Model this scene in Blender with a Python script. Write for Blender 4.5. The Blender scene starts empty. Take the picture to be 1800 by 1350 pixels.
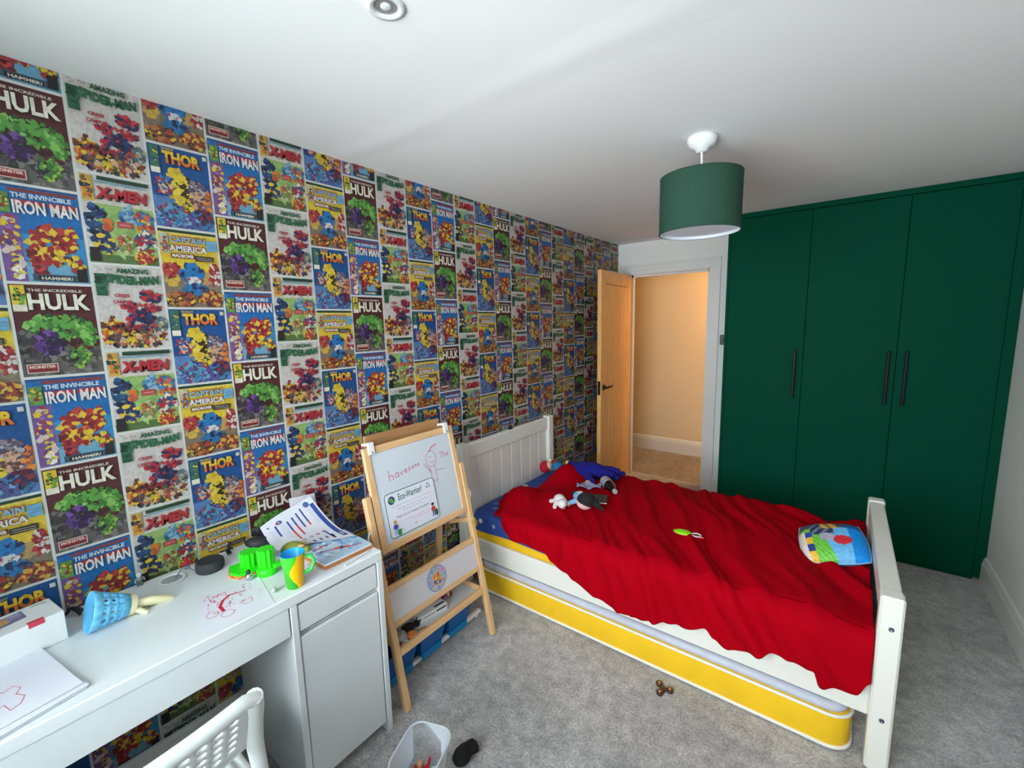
import bpy, bmesh, math, random
from mathutils import Vector, Matrix, noise

scene = bpy.context.scene
COL = scene.collection

# ------------------------------------------------------------------ camera
cam_data = bpy.data.cameras.new('camera')
cam = bpy.data.objects.new('camera', cam_data)
COL.objects.link(cam)
cam_data.sensor_width = 36.0
cam_data.lens = 765.24 * 36.0 / 1800.0
cam_data.clip_start = 0.02
RIGHT = (0.7972125655, 0.6032800074, -0.0224801706)
FWD = (-0.6000414670, 0.7877408264, -0.1393363854)
UP = (-0.0663503074, 0.1245697519, 0.9899899058)
cam.matrix_world = Matrix(((RIGHT[0], UP[0], -FWD[0], 1.80867755), (RIGHT[1], UP[1], -FWD[1], -0.13368691),
                           (RIGHT[2], UP[2], -FWD[2], 1.57324004), (0, 0, 0, 1)))
scene.camera = cam

# ------------------------------------------------------------------ view and light
scene.view_settings.view_transform = 'Standard'
scene.view_settings.look = 'None'
scene.view_settings.gamma = 1.0
scene.view_settings.use_curve_mapping = False
scene.view_settings.exposure = 0.0

WIN = (0.40, 1.90, 0.72, 2.20)          # window opening in the wall behind the camera: x0 x1 z0 z1
FRONT = -0.62                            # inner face of that wall
world = bpy.data.worlds.new('overcast_sky')
scene.world = world
world.use_nodes = True
wn = world.node_tree
bg = wn.nodes['Background']
bg.inputs['Color'].default_value = (0.86, 0.95, 1.0, 1)
bg.inputs['Strength'].default_value = 17.5
portal = bpy.data.lights.new('window_portal', 'AREA')
portal.shape = 'RECTANGLE'
portal.size = WIN[1] - WIN[0]
portal.size_y = WIN[3] - WIN[2]
portal.cycles.is_portal = True
po = bpy.data.objects.new('window_portal', portal)
COL.objects.link(po)
po.location = ((WIN[0] + WIN[1]) / 2, FRONT - 0.14, (WIN[2] + WIN[3]) / 2)
po.rotation_euler = (math.pi / 2, 0, 0)   # the area faces +y, into the room

# ------------------------------------------------------------------ helpers
def lin(c):
    return tuple((x / 255 / 12.92) if x / 255 <= 0.04045 else ((x / 255 + 0.055) / 1.055) ** 2.4 for x in c)

MATS = {}
def soft(c, k=0.86, d=0.10):
    g = sum(c) / 3
    return tuple(k * (x + (g - x) * d) for x in c)

def mat(name, c, rough=0.5, bump=0.0, bscale=80.0, vary=0.0, vscale=4.0, metal=0.0, coat=0.0, sheen=0.0, stretch=None, spec=0.5):
    if name in MATS:
        return MATS[name]
    m = bpy.data.materials.new(name)
    m.use_nodes = True
    nt = m.node_tree
    b = nt.nodes['Principled BSDF']
    col = lin(c) + (1,)
    b.inputs['Base Color'].default_value = col
    b.inputs['Roughness'].default_value = rough
    b.inputs['Metallic'].default_value = metal
    b.inputs['Specular IOR Level'].default_value = spec
    b.inputs['Coat Weight'].default_value = coat
    b.inputs['Sheen Weight'].default_value = sheen
    tc = nt.nodes.new('ShaderNodeTexCoord')
    src = tc.outputs['Object']
    if stretch:
        mp = nt.nodes.new('ShaderNodeMapping')
        mp.inputs['Scale'].default_value = stretch
        nt.links.new(src, mp.inputs['Vector'])
        src = mp.outputs['Vector']
    n = nt.nodes.new('ShaderNodeTexNoise')
    n.inputs['Scale'].default_value = vscale
    n.inputs['Detail'].default_value = 5
    nt.links.new(src, n.inputs['Vector'])
    r = nt.nodes.new('ShaderNodeValToRGB')
    r.color_ramp.elements[0].position = 0.3
    r.color_ramp.elements[1].position = 0.7
    v = max(vary, 0.02)
    r.color_ramp.elements[0].color = tuple(x * (1 - v) for x in col[:3]) + (1,)
    r.color_ramp.elements[1].color = tuple(min(1, x * (1 + v)) for x in col[:3]) + (1,)
    nt.links.new(n.outputs['Fac'], r.inputs['Fac'])
    nt.links.new(r.outputs['Color'], b.inputs['Base Color'])
    if bump:
        n2 = nt.nodes.new('ShaderNodeTexNoise')
        n2.inputs['Scale'].default_value = bscale
        n2.inputs['Detail'].default_value = 3
        nt.links.new(src, n2.inputs['Vector'])
        bp = nt.nodes.new('ShaderNodeBump')
        bp.inputs['Strength'].default_value = bump
        bp.inputs['Distance'].default_value = 0.004
        nt.links.new(n2.outputs['Fac'], bp.inputs['Height'])
        nt.links.new(bp.outputs['Normal'], b.inputs['Normal'])
    MATS[name] = m
    return m

def clear_mat(name, tint, opaque=0.15, rough=0.08):
    if name in MATS:
        return MATS[name]
    m = bpy.data.materials.new(name)
    m.use_nodes = True
    nt = m.node_tree
    b = nt.nodes['Principled BSDF']
    b.inputs['Base Color'].default_value = lin(tint) + (1,)
    b.inputs['Roughness'].default_value = rough
    t = nt.nodes.new('ShaderNodeBsdfTransparent')
    fr = nt.nodes.new('ShaderNodeFresnel')
    ad = nt.nodes.new('ShaderNodeMath')
    ad.operation = 'ADD'
    ad.use_clamp = True
    ad.inputs[1].default_value = opaque
    mx = nt.nodes.new('ShaderNodeMixShader')
    nt.links.new(fr.outputs[0], ad.inputs[0])
    nt.links.new(ad.outputs[0], mx.inputs[0])
    nt.links.new(t.outputs[0], mx.inputs[1])
    nt.links.new(b.outputs[0], mx.inputs[2])
    nt.links.new(mx.outputs[0], nt.nodes['Material Output'].inputs['Surface'])
    MATS[name] = m
    return m

def print_mat(name='printed_ink', rough=0.45, bump=0.0):
    """flat print: colour comes from the colour attribute of the printed shapes, with a little paper grain"""
    if name in MATS:
        return MATS[name]
    m = bpy.data.materials.new(name)
    m.use_nodes = True
    nt = m.node_tree
    b = nt.nodes['Principled BSDF']
    b.inputs['Roughness'].default_value = rough
    a = nt.nodes.new('ShaderNodeAttribute')
    a.attribute_name = 'ink'
    n = nt.nodes.new('ShaderNodeTexNoise')
    n.inputs['Scale'].default_value = 90
    n.inputs['Detail'].default_value = 4
    tc = nt.nodes.new('ShaderNodeTexCoord')
    nt.links.new(tc.outputs['Object'], n.inputs['Vector'])
    mr = nt.nodes.new('ShaderNodeMapRange')
    mr.inputs['From Min'].default_value = 0.3
    mr.inputs['From Max'].default_value = 0.7
    mr.inputs['To Min'].default_value = 0.78
    mr.inputs['To Max'].default_value = 1.12
    nt.links.new(n.outputs['Fac'], mr.inputs['Value'])
    mx = nt.nodes.new('ShaderNodeVectorMath')
    mx.operation = 'MULTIPLY'
    cb = nt.nodes.new('ShaderNodeCombineXYZ')
    for i in range(3):
        nt.links.new(mr.outputs[0], cb.inputs[i])
    nt.links.new(a.outputs['Color'], mx.inputs[0])
    nt.links.new(cb.outputs[0], mx.inputs[1])
    nt.links.new(mx.outputs[0], b.inputs['Base Color'])
    if bump:
        bp = nt.nodes.new('ShaderNodeBump')
        bp.inputs['Strength'].default_value = bump
        bp.inputs['Distance'].default_value = 0.003
        nt.links.new(n.outputs['Fac'], bp.inputs['Height'])
        nt.links.new(bp.outputs['Normal'], b.inputs['Normal'])
    MATS[name] = m
    return m

class MB:
    """collects shapes into one mesh"""
    def __init__(s):
        s.v = []; s.f = []; s.sm = []; s.mi = []
    def add(s, vs, fs, smooth=False, mi=0):
        o = len(s.v)
        s.v += [tuple(p) for p in vs]
        for f in fs:
            s.f.append([i + o for i in f]); s.sm.append(smooth); s.mi.append(mi)
        return s
    def box(s, x0, x1, y0, y1, z0, z1, b=0.0, mi=0):
        lo = (min(x0, x1), min(y0, y1), min(z0, z1)); hi = (max(x0, x1), max(y0, y1), max(z0, z1))
        if b <= 0:
            vs = [(a, c, d) for a in (lo[0], hi[0]) for c in (lo[1], hi[1]) for d in (lo[2], hi[2])]
            return s.add(vs, [(0, 1, 3, 2), (4, 6, 7, 5), (0, 4, 5, 1), (2, 3, 7, 6), (0, 2, 6, 4), (1, 5, 7, 3)], False, mi)
        b = min(b, *[(hi[i] - lo[i]) * 0.49 for i in range(3)])
        idx = {}; vs = []
        for sx in (0, 1):
            for sy in (0, 1):
                for sz in (0, 1):
                    for a in range(3):
                        p = []
                        for i, sg in enumerate((sx, sy, sz)):
                            e = hi[i] if sg else lo[i]
                            if i != a:
                                e += -b if sg else b
                            p.append(e)
                        idx[(sx, sy, sz, a)] = len(vs); vs.append(tuple(p))
        fs = []
        for a in range(3):
            o1, o2 = [i for i in range(3) if i != a]
            for sg in (0, 1):
                q = []
                for s1, s2 in ((0, 0), (1, 0), (1, 1), (0, 1)):
                    k = [0, 0, 0]; k[a] = sg; k[o1] = s1; k[o2] = s2
                    q.append(idx[tuple(k) + (a,)])
                fs.append(q)
        for a in range(3):
            o1, o2 = [i for i in range(3) if i != a]
            for s1 in (0, 1):
                for s2 in (0, 1):
                    k0 = [0, 0, 0]; k0[o1] = s1; k0[o2] = s2; k1 = list(k0); k1[a] = 1
                    fs.append([idx[tuple(k0) + (o1,)], idx[tuple(k0) + (o2,)], idx[tuple(k1) + (o2,)], idx[tuple(k1) + (o1,)]])
        for sx in (0, 1):
            for sy in (0, 1):
                for sz in (0, 1):
                    fs.append([idx[(sx, sy, sz, a)] for a in range(3)])
        c = Vector([(lo[i] + hi[i]) / 2 for i in range(3)])
        out = []
        for f in fs:
            p = [Vector(vs[i]) for i in f]
            n = (p[1] - p[0]).cross(p[2] - p[0])
            m = sum(p, Vector()) / len(p) - c
            out.append(f if n.dot(m) >= 0 else f[::-1])
        return s.add(vs, out, False, mi)
    def cyl(s, p0, p1, r0, r1=None, n=16, mi=0, smooth=True, caps=True):
        r1 = r0 if r1 is None else r1
        p0 = Vector(p0); p1 = Vector(p1)
        d = (p1 - p0).normalized()
        a = d.orthogonal().normalized(); b = d.cross(a)
        vs = []
        for p, r in ((p0, r0), (p1, r1)):
            for i in range(n):
                t = 2 * math.pi * i / n
                vs.append(p + (a * math.cos(t) + b * math.sin(t)) * r)
        s.add(vs, [(i, (i + 1) % n, n + (i + 1) % n, n + i) for i in range(n)], smooth, mi)
        if caps:
            s.add(vs[:n], [list(range(n))[::-1]], False, mi)
            s.add(vs[n:], [list(range(n))], False, mi)
        return s
    def tube(s, pts, r, n=8, mi=0, closed=False, flat=1.0):
        pts = [Vector(p) for p in pts]
        rs = r if isinstance(r, (list, tuple)) else [r] * len(pts)
        vs = []; prev = None; L = len(pts)
        for i, p in enumerate(pts):
            if closed:
                d = pts[(i + 1) % L] - pts[i - 1]
            else:
                d = pts[min(i + 1, L - 1)] - pts[max(i - 1, 0)]
            d.normalize()
            a = d.orthogonal().normalized() if prev is None else (prev - d * prev.dot(d)).normalized()
            prev = a
            b = d.cross(a)
            for k in range(n):
                t = 2 * math.pi * k / n
                vs.append(p + a * math.cos(t) * rs[i] + b * math.sin(t) * rs[i] * flat)
        fs = []
        for i in range(L if closed else L - 1):
            j = (i + 1) % L
            for k in range(n):
                fs.append((i * n + k, i * n + (k + 1) % n, j * n + (k + 1) % n, j * n + k))
        s.add(vs, fs, True, mi)
        if not closed:
            s.add(vs[:n], [list(range(n))[::-1]], False, mi)
            s.add(vs[-n:], [list(range(n))], False, mi)
        return s
    def lathe(s, prof, n=32, c=(0, 0, 0), mi=0, smooth=True):
        vs = []
        for r, z in prof:
            for i in range(n):
                t = 2 * math.pi * i / n
                vs.append((c[0] + r * math.cos(t), c[1] + r * math.sin(t), c[2] + z))
        fs = []
        for j in range(len(prof) - 1):
            for i in range(n):
                fs.append((j * n + i, j * n + (i + 1) % n, (j + 1) * n + (i + 1) % n, (j + 1) * n + i))
        return s.add(vs, fs, smooth, mi)
    def ell(s, c, r, n=16, m=10, mi=0, rot=None, pw=1.0):
        vs = []
        R = Matrix.Rotation(0, 3, 'Z') if rot is None else rot
        for j in range(m + 1):
            ph = math.pi * j / m
            for i in range(n):
                t = 2 * math.pi * i / n
                f = lambda q: math.copysign(abs(q) ** pw, q)
                p = Vector((r[0] * f(math.sin(ph)) * f(math.cos(t)), r[1] * f(math.sin(ph)) * f(math.sin(t)), r[2] * f(math.cos(ph))))
                vs.append(Vector(c) + R @ p)
        fs = []
        for j in range(m):
            for i in range(n):
                fs.append((j * n + i, (j + 1) * n + i, (j + 1) * n + (i + 1) % n, j * n + (i + 1) % n))
        return s.add(vs, fs, True, mi)
    def prism(s, poly, z0, z1, mi=0, fn=None):
        """extrude an xy outline from z0 to z1; fn maps (x,y,z) to the final place"""
        n = len(poly)
        vs = [(p[0], p[1], z0) for p in poly] + [(p[0], p[1], z1) for p in poly]
        if fn:
            vs = [fn(*p) for p in vs]
        return s.add(vs, [list(range(n))[::-1], list(range(n, 2 * n))] + [(i, (i + 1) % n, n + (i + 1) % n, n + i) for i in range(n)], False, mi)
    def grid(s, fn, nu, nv, mi=0, smooth=True):
        vs = [fn(i / nu, j / nv) for j in range(nv + 1) for i in range(nu + 1)]
        fs = [(j * (nu + 1) + i, j * (nu + 1) + i + 1, (j + 1) * (nu + 1) + i + 1, (j + 1) * (nu + 1) + i) for j in range(nv) for i in range(nu)]
        return s.add(vs, fs, smooth, mi)
    def perforated(s, fn, nu, nv, rad=0.3, solid=lambda i, j: False, mi=0):
        """a sheet of nu x nv cells, each with a round hole; fn maps (u,v) in 0..1 to space"""
        key = {}; vs = []; fs = []
        def V(u, v):
            k = (round(u, 5), round(v, 5))
            if k not in key:
                key[k] = len(vs); vs.append(fn(u, v))
            return key[k]
        for j in range(nv):
            for i in range(nu):
                ring = [(0, 0), (.5, 0), (1, 0), (1, .5), (1, 1), (.5, 1), (0, 1), (0, .5)]
                R = [V((i + a) / nu, (j + b) / nv) for a, b in ring]
                if solid(i, j):
                    fs.append(R); continue
                H = []
                for k in range(8):
                    t = math.radians(225 + 45 * k)
                    H.append(V((i + .5 + rad * math.cos(t)) / nu, (j + .5 + rad * math.sin(t)) / nv))
                for k in range(8):
                    fs.append((R[k], R[(k + 1) % 8], H[(k + 1) % 8], H[k]))
        return s.add(vs, fs, True, mi)
    def mesh(s, name, mats):
        me = bpy.data.meshes.new(name)
        me.from_pydata(s.v, [], s.f)
        for p, sm, mi in zip(me.polygons, s.sm, s.mi):
            p.use_smooth = sm
            p.material_index = mi
        for m in (mats if isinstance(mats, (list, tuple)) else [mats]):
            me.materials.append(m)
        me.update()
        return me
    def build(s, name, mats, parent=None, loc=None, rot=None):
        o = bpy.data.objects.new(name, s.mesh(name, mats))
        COL.objects.link(o)
        if parent is not None:
            o.parent = parent
        if loc is not None:
            o.location = loc
        if rot is not None:
            o.rotation_euler = rot
        return o

def tag(o, label=None, cat=None, group=None, kind=None):
    if label: o['label'] = label
    if cat: o['category'] = cat
    if group: o['group'] = group
    if kind: o['kind'] = kind
    return o

def thing(name, label, cat, loc=(0, 0, 0), rot=(0, 0, 0), group=None):
    o = bpy.data.objects.new(name, None)
    COL.objects.link(o)
    o.empty_display_size = 0.05
    o.location = loc
    o.rotation_euler = rot
    return tag(o, label, cat, group)

def struct(name, mb, m, label=None, parent=None):
    o = mb.build(name, m, parent)
    o['kind'] = 'structure'
    if label: o['label'] = label
    return o

# ---- flat print: coloured outlines in a 2D frame, layered by hair-thin steps
_tcache = {}
def text_polys(s, bold=0.0, shear=0.0):
    k = (s, bold, shear)
    if k in _tcache:
        return _tcache[k]
    cu = bpy.data.curves.new('lettering', 'FONT')
    cu.body = s
    cu.resolution_u = 2
    cu.offset = bold
    cu.shear = shear
    ob = bpy.data.objects.new('lettering', cu)
    COL.objects.link(ob)
    bpy.context.view_layer.update()
    ev = ob.evaluated_get(bpy.context.evaluated_depsgraph_get())
    me = ev.to_mesh()
    vs = [(v.co.x, v.co.y) for v in me.vertices]
    polys = [[vs[i] for i in p.vertices] for p in me.polygons]
    ev.to_mesh_clear()
    bpy.data.objects.remove(ob)
    bpy.data.curves.remove(cu)
    xs = [v[0] for v in vs]; ys = [v[1] for v in vs]
    x0, x1, y0, y1 = min(xs), max(xs), min(ys), max(ys)
    res = [[((x - x0) / (x1 - x0), (y - y0) / (y1 - y0)) for x, y in p] for p in polys]
    _tcache[k] = res
    return res

def clip_poly(p, axis, val, keep_less):
    out = []
    for i in range(len(p)):
        a, b = p[i], p[(i + 1) % len(p)]
        ia = (a[axis] <= val) if keep_less else (a[axis] >= val)
        ib = (b[axis] <= val) if keep_less else (b[axis] >= val)
        if ia: out.append(a)
        if ia != ib:
            t = (val - a[axis]) / (b[axis] - a[axis])
            out.append(tuple(a[k] + (b[k] - a[k]) * t for k in range(2)))
    return out

class Ink:
    """x to the right, y DOWN, in the units of the sheet"""
    def __init__(s, w, h):
        s.w, s.h = w, h
        s.items = []; s.layer = 0
    def poly(s, p, c):
        s.items.append((p, lin(c), s.layer)); return s
    def up(s):
        s.layer += 1; return s
    def rect(s, x0, y0, x1, y1, c):
        return s.poly([(x0, y0), (x1, y0), (x1, y1), (x0, y1)], c)
    def disc(s, x, y, rx, c, ry=None, n=20):
        ry = ry or rx
        return s.poly([(x + rx * math.cos(2 * math.pi * i / n), y + ry * math.sin(2 * math.pi * i / n)) for i in range(n)], c)
    def ring(s, x, y, r0, r1, c, n=24):
        for i in range(n):
            a, b = 2 * math.pi * i / n, 2 * math.pi * (i + 1) / n
            s.poly([(x + r0 * math.cos(a), y + r0 * math.sin(a)), (x + r1 * math.cos(a), y + r1 * math.sin(a)),
                    (x + r1 * math.cos(b), y + r1 * math.sin(b)), (x + r0 * math.cos(b), y + r0 * math.sin(b))], c)
        return s
    def text(s, t, x0, y0, x1, y1, c, bold=0.0, shear=0.0, arch=0.0):
        for p in text_polys(t, bold, shear):
            s.poly([(x0 + (x1 - x0) * u, y1 + (y0 - y1) * v + arch * (4 * (u - .5) ** 2)) for u, v in p], c)
        return s
    def line(s, pts, w, c):
        for a, b in zip(pts[:-1], pts[1:]):
            dx, dy = b[0] - a[0], b[1] - a[1]
            L = math.hypot(dx, dy) or 1e-6
            ox, oy = -dy / L * w / 2, dx / L * w / 2
            ex, ey = dx / L * w * .25, dy / L * w * .25
            s.poly([(a[0] - ex + ox, a[1] - ey + oy), (b[0] + ex + ox, b[1] + ey + oy), (b[0] + ex - ox, b[1] + ey - oy), (a[0] - ex - ox, a[1] - ey - oy)], c)
        return s
    def shards(s, cx, cy, rx, ry, cols, n, size, rng):
        """an abstract scatter of small angular colour patches"""
        for i in range(n):
            a = rng.uniform(0, 2 * math.pi); q = math.sqrt(rng.random())
            x, y = cx + rx * q * math.cos(a), cy + ry * q * math.sin(a)
            z = size * rng.uniform(.5, 1.3); k = rng.randint(4, 6); t0 = rng.uniform(0, 6)
            st = rng.uniform(.45, 1); th = rng.uniform(0, 3.14)
            pts = []
            for j in range(k):
                t = t0 + 2 * math.pi * j / k
                r = z * rng.uniform(.6, 1.1)
                u, w = r * math.cos(t), r * math.sin(t) * st
                pts.append((min(s.w, max(0, x + u * math.cos(th) - w * math.sin(th))), min(s.h, max(0, y + u * math.sin(th) + w * math.cos(th)))))
            s.layer += .12
            s.poly(pts, rng.choice(cols))
        s.layer = math.ceil(s.layer) + 1
        return s
    def mesh(s, name, fn, m, step=0.00006, clip=None):
        """fn(x, y, height) gives the place in space"""
        vs, fs, cs = [], [], []
        for p, c, L in s.items:
            if clip:
                for ax, val, less in clip:
                    p = clip_poly(p, ax, val, less)
                    if len(p) < 3: break
            if len(p) < 3: continue
            o = len(vs)
            vs += [fn(x, y, L * step) for x, y in p]
            fs.append(list(range(o, o + len(p)))); cs.append(c)
        me = bpy.data.meshes.new(name)
        me.from_pydata(vs, [], fs)
        at = me.color_attributes.new('ink', 'FLOAT_COLOR', 'CORNER')
        k = 0
        for f, c in zip(fs, cs):
            for _ in f:
                at.data[k].color = (c[0], c[1], c[2], 1); k += 1
        me.materials.append(m)
        me.update()
        return me
    def build(s, name, fn, m, parent=None, step=0.00006):
        o = bpy.data.objects.new(name, s.mesh(name, fn, m, step))
        COL.objects.link(o)
        if parent is not None:
            o.parent = parent
        return o

# ------------------------------------------------------------------ the room
H = 2.297          # ceiling height
D = 4.0            # back wall
W = 2.56           # right wall
PAINT = mat('white_wall_paint', (236, 236, 233), 0.75, 0.05, 60, 0.015, 2)
CEIL = mat('white_ceiling_paint', (240, 239, 237), 0.85, 0.05, 40, 0.015, 1.5)
TRIM = mat('white_satin_trim', (228, 229, 226), 0.38, 0.02, 60)
HALLP = mat('hall_wall_paint', (228, 206, 168), 0.75, 0.05, 60, 0.015, 2)

def carpet_mat(name, c):
    m = mat(name, c, 0.95, 0.55, 420, 0.0, 3)
    nt = m.node_tree
    b = nt.nodes['Principled BSDF']
    b.inputs['Sheen Weight'].default_value = 0.25
    tc = nt.nodes.new('ShaderNodeTexCoord')
    cols = []
    for sc, lo, hi, det in ((3.2, .82, 1.10, 4), (20, .77, 1.17, 5), (110, .70, 1.28, 3)):
        n = nt.nodes.new('ShaderNodeTexNoise')
        n.inputs['Scale'].default_value = sc
        n.inputs['Detail'].default_value = det
        n.inputs['Roughness'].default_value = 0.65
        nt.links.new(tc.outputs['Object'], n.inputs['Vector'])
        r = nt.nodes.new('ShaderNodeMapRange')
        r.inputs['From Min'].default_value = 0.36
        r.inputs['From Max'].default_value = 0.64
        r.inputs['To Min'].default_value = lo
        r.inputs['To Max'].default_value = hi
        nt.links.new(n.outputs['Fac'], r.inputs['Value'])
        cols.append(r)
    a = nt.nodes.new('ShaderNodeMath'); a.operation = 'MULTIPLY'
    nt.links.new(cols[0].outputs[0], a.inputs[0]); nt.links.new(cols[1].outputs[0], a.inputs[1])
    d = nt.nodes.new('ShaderNodeMath'); d.operation = 'MULTIPLY'
    nt.links.new(a.outputs[0], d.inputs[0]); nt.links.new(cols[2].outputs[0], d.inputs[1])
    vm = nt.nodes.new('ShaderNodeVectorMath'); vm.operation = 'SCALE'
    vm.inputs[0].default_value = lin(c)
    nt.links.new(d.outputs[0], vm.inputs['Scale'])
    nt.links.new(vm.outputs[0], b.inputs['Base Color'])
    return m
CARPET = carpet_mat('grey_carpet', (180, 177, 175))
HALLC = carpet_mat('hall_carpet', (150, 138, 120))

struct('floor', MB().box(-0.1, W + 0.1, FRONT - 0.15, D + 0.13, -0.08, 0), CARPET)
struct('floor_hall', MB().box(-1.6, 2.6, D + 0.13, 5.15, -0.08, 0.002), HALLC)
ceiling = struct('ceiling', MB().box(-0.1, W + 0.1, FRONT - 0.15, D + 0.13, H, H + 0.1), CEIL)
# skimmed plasterboard joint that shows as a faint raised band across the ceiling
def joint(u, v):
    y = 1.03 + (v - .5) * 0.16 + 0.008 * math.sin(u * 9)
    return (u * W, y, H - 0.0008 - 0.0022 * max(0, math.cos((v - .5) * math.pi)) ** 2 * (0.75 + 0.25 * math.sin(u * 17)))
jo = MB().grid(lambda u, v: joint(u, 1 - v), 40, 10).build('plaster_joint', CEIL, ceiling)

# wallpapered wall
WHITEPAPER = mat('white_wallpaper_border', (196, 195, 190), 0.5, 0.03, 120)
wall_left = struct('wall_left', MB().box(-0.1, 0, FRONT - 0.15, D + 0.13, 0, H), WHITEPAPER)
struct('wall_right', MB().box(W, W + 0.1, FRONT - 0.15, D + 0.13, 0, H), PAINT)

OX0, OX1, OZ = 0.112, 0.852, 2.012          # doorway
mb = MB()
mb.box(-0.1, OX0, D, D + 0.13, 0, H).box(OX1, W + 0.1, D, D + 0.13, 0, H).box(OX0, OX1, D, D + 0.13, OZ, H)
struct('wall_back', mb, PAINT)
mb = MB()
x0, x1, z0, z1 = WIN
mb.box(-0.1, x0, FRONT - 0.15, FRONT, 0, H).box(x1, W + 0.1, FRONT - 0.15, FRONT, 0, H)
mb.box(x0, x1, FRONT - 0.15, FRONT, 0, z0).box(x0, x1, FRONT - 0.15, FRONT, z1, H)
struct('wall_front', mb, PAINT)

# window behind the camera
UPVC = mat('white_window_frame', (235, 236, 236), 0.3)
win = struct('window_1', MB().box(x0, x1, FRONT - 0.12, FRONT - 0.06, z0, z0 + 0.05).box(x0, x1, FRONT - 0.12, FRONT - 0.06, z1 - 0.05, z1)
             .box(x0, x0 + 0.05, FRONT - 0.12, FRONT - 0.06, z0 + 0.05, z1 - 0.05).box(x1 - 0.05, x1, FRONT - 0.12, FRONT - 0.06, z0 + 0.05, z1 - 0.05), UPVC)
xm = (x0 + x1) / 2
MB().box(xm - 0.03, xm + 0.03, FRONT - 0.12, FRONT - 0.06, z0 + 0.05, z1 - 0.05).build('mullion', UPVC, win)
for a, b in ((x0 + 0.05, xm - 0.03), (xm + 0.03, x1 - 0.05)):
    MB().box(a, b, FRONT - 0.095, FRONT - 0.085, z0 + 0.05, z1 - 0.05).build('pane', clear_mat('window_glass', (240, 248, 248), 0.02, 0.02), win)
MB().box(x0 - 0.05, x1 + 0.05, FRONT - 0.06, FRONT + 0.12, z0 - 0.025, z0, 0.006).build('window_sill', TRIM, win)

# doorway lining and architrave
mb = MB()
mb.box(OX0 - 0.005, OX0 + 0.012, D - 0.002, D + 0.132, 0, OZ).box(OX1 - 0.012, OX1 + 0.005, D - 0.002, D + 0.132, 0, OZ).box(OX0, OX1, D - 0.002, D + 0.132, OZ - 0.012, OZ + 0.005)
fr = struct('trim_1', mb, TRIM, 'white door lining in the doorway to the hall')
def moulding(a0, a1, fn):
    """stepped architrave profile: three strips of rising thickness"""
    mb = MB()
    for s0, s1, t in ((0, 0.3, 0.012), (0.3, 0.75, 0.017), (0.75, 1.0, 0.024)):
        fn(mb, a0 + (a1 - a0) * s0, a0 + (a1 - a0) * s1, t)
    return mb
moulding(OX1 - 0.004, OX1 + 0.085, lambda m, a, b, t: m.box(a, b, D - t, D, 0, OZ - 0.0045)).build('architrave_side', TRIM, fr)
moulding(OX0 - 0.085, OX0 + 0.004, lambda m, a, b, t: m.box(a, b, D - (0.036 - t), D, 0, OZ - 0.0045)).build('architrave_side', TRIM, fr)
moulding(OZ - 0.004, OZ + 0.085, lambda m, a, b, t: m.box(OX0 - 0.085, OX1 + 0.085, D - t, D, a, b)).build('architrave_head', TRIM, fr)
MB().box(OX1 - 0.03, OX1 - 0.012, D + 0.05, D + 0.065, 0, OZ - 0.012).box(OX0 + 0.012, OX0 + 0.03, D + 0.05, D + 0.065, 0, OZ - 0.012).box(OX0, OX1, D + 0.05, D + 0.065, OZ - 0.03, OZ - 0.012).build('door_stop', TRIM, fr)
MB().box(OX1 - 0.014, OX1 - 0.0115, D + 0.012, D + 0.035, 0.96, 1.02).build('strike_plate', mat('dark_bronze', (46, 40, 34), 0.4, metal=0.8), fr)

# baseboards
def baseboard(name, fn, L):
    mb = MB()
    prof = [(0, 0), (0.018, 0), (0.018, 0.115), (0.013, 0.13), (0.013, 0.137), (0.007, 0.152), (0, 0.156)]
    n = len(prof)
    vs = [fn(0, d, z) for d, z in prof] + [fn(L, d, z) for d, z in prof]
    mb.add(vs, [(i, (i + 1) % n, n + (i + 1) % n, n + i) for i in range(n)] + [list(range(n)), list(range(n, 2 * n))[::-1]])
    return struct(name, mb, TRIM)
baseboard('baseboard_right', lambda l, d, z: (W - d, FRONT + l, z), 3.41 - FRONT)
baseboard('baseboard_left', lambda l, d, z: (d, FRONT + l, z), D - FRONT)
baseboard('baseboard_back', lambda l, d, z: (OX1 + 0.085 + l, D - d, z), 1.10 - OX1 - 0.085)
baseboard('baseboard_hall', lambda l, d, z: (-1.6 + l, 5.0 - d, z * 1.1 + 0.002), 4.2)

# hall seen through the doorway
struct('wall_hall', MB().box(-1.6, 2.6, 5.0, 5.1, 0, 2.4), HALLP)
struct('wall_hall_end', MB().box(-1.7, -1.6, D + 0.13, 5.1, 0, 2.4).box(2.6, 2.7, D + 0.13, 5.1, 0, 2.4), HALLP)
struct('wall_hall_inner', MB().box(-1.6, -0.1, D + 0.1, D + 0.13, 0, 2.4).box(W + 0.1, 2.7, D + 0.1, D + 0.13, 0, 2.4), HALLP)
struct('ceiling_hall', MB().box(-1.7, 2.7, D + 0.13, 5.1, 2.36, 2.44), CEIL)
hl = thing('hall_ceiling_light', 'round warm ceiling light in the hall beyond the doorway', 'ceiling light', (1.6, 4.56, 2.36))
MB().lathe([(0.0, 0), (0.12, 0), (0.13, -0.02), (0.0, -0.02)], 28).build('base', TRIM, hl)
glowm = mat('warm_lamp_glass', (255, 214, 160), 0.4)
gb = glowm.node_tree.nodes['Principled BSDF']
gb.inputs['Emission Color'].default_value = (1.0, 0.62, 0.28, 1)
gb.inputs['Emission Strength'].default_value = 6.0
MB().lathe([(0.12, -0.02), (0.115, -0.05), (0.08, -0.075), (0.0, -0.085)], 28).build('diffuser', glowm, hl)
ld = bpy.data.lights.new('hall_lamp_light', 'POINT')
ld.energy = 31
ld.color = (1.0, 0.60, 0.26)
ld.shadow_soft_size = 0.12
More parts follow.
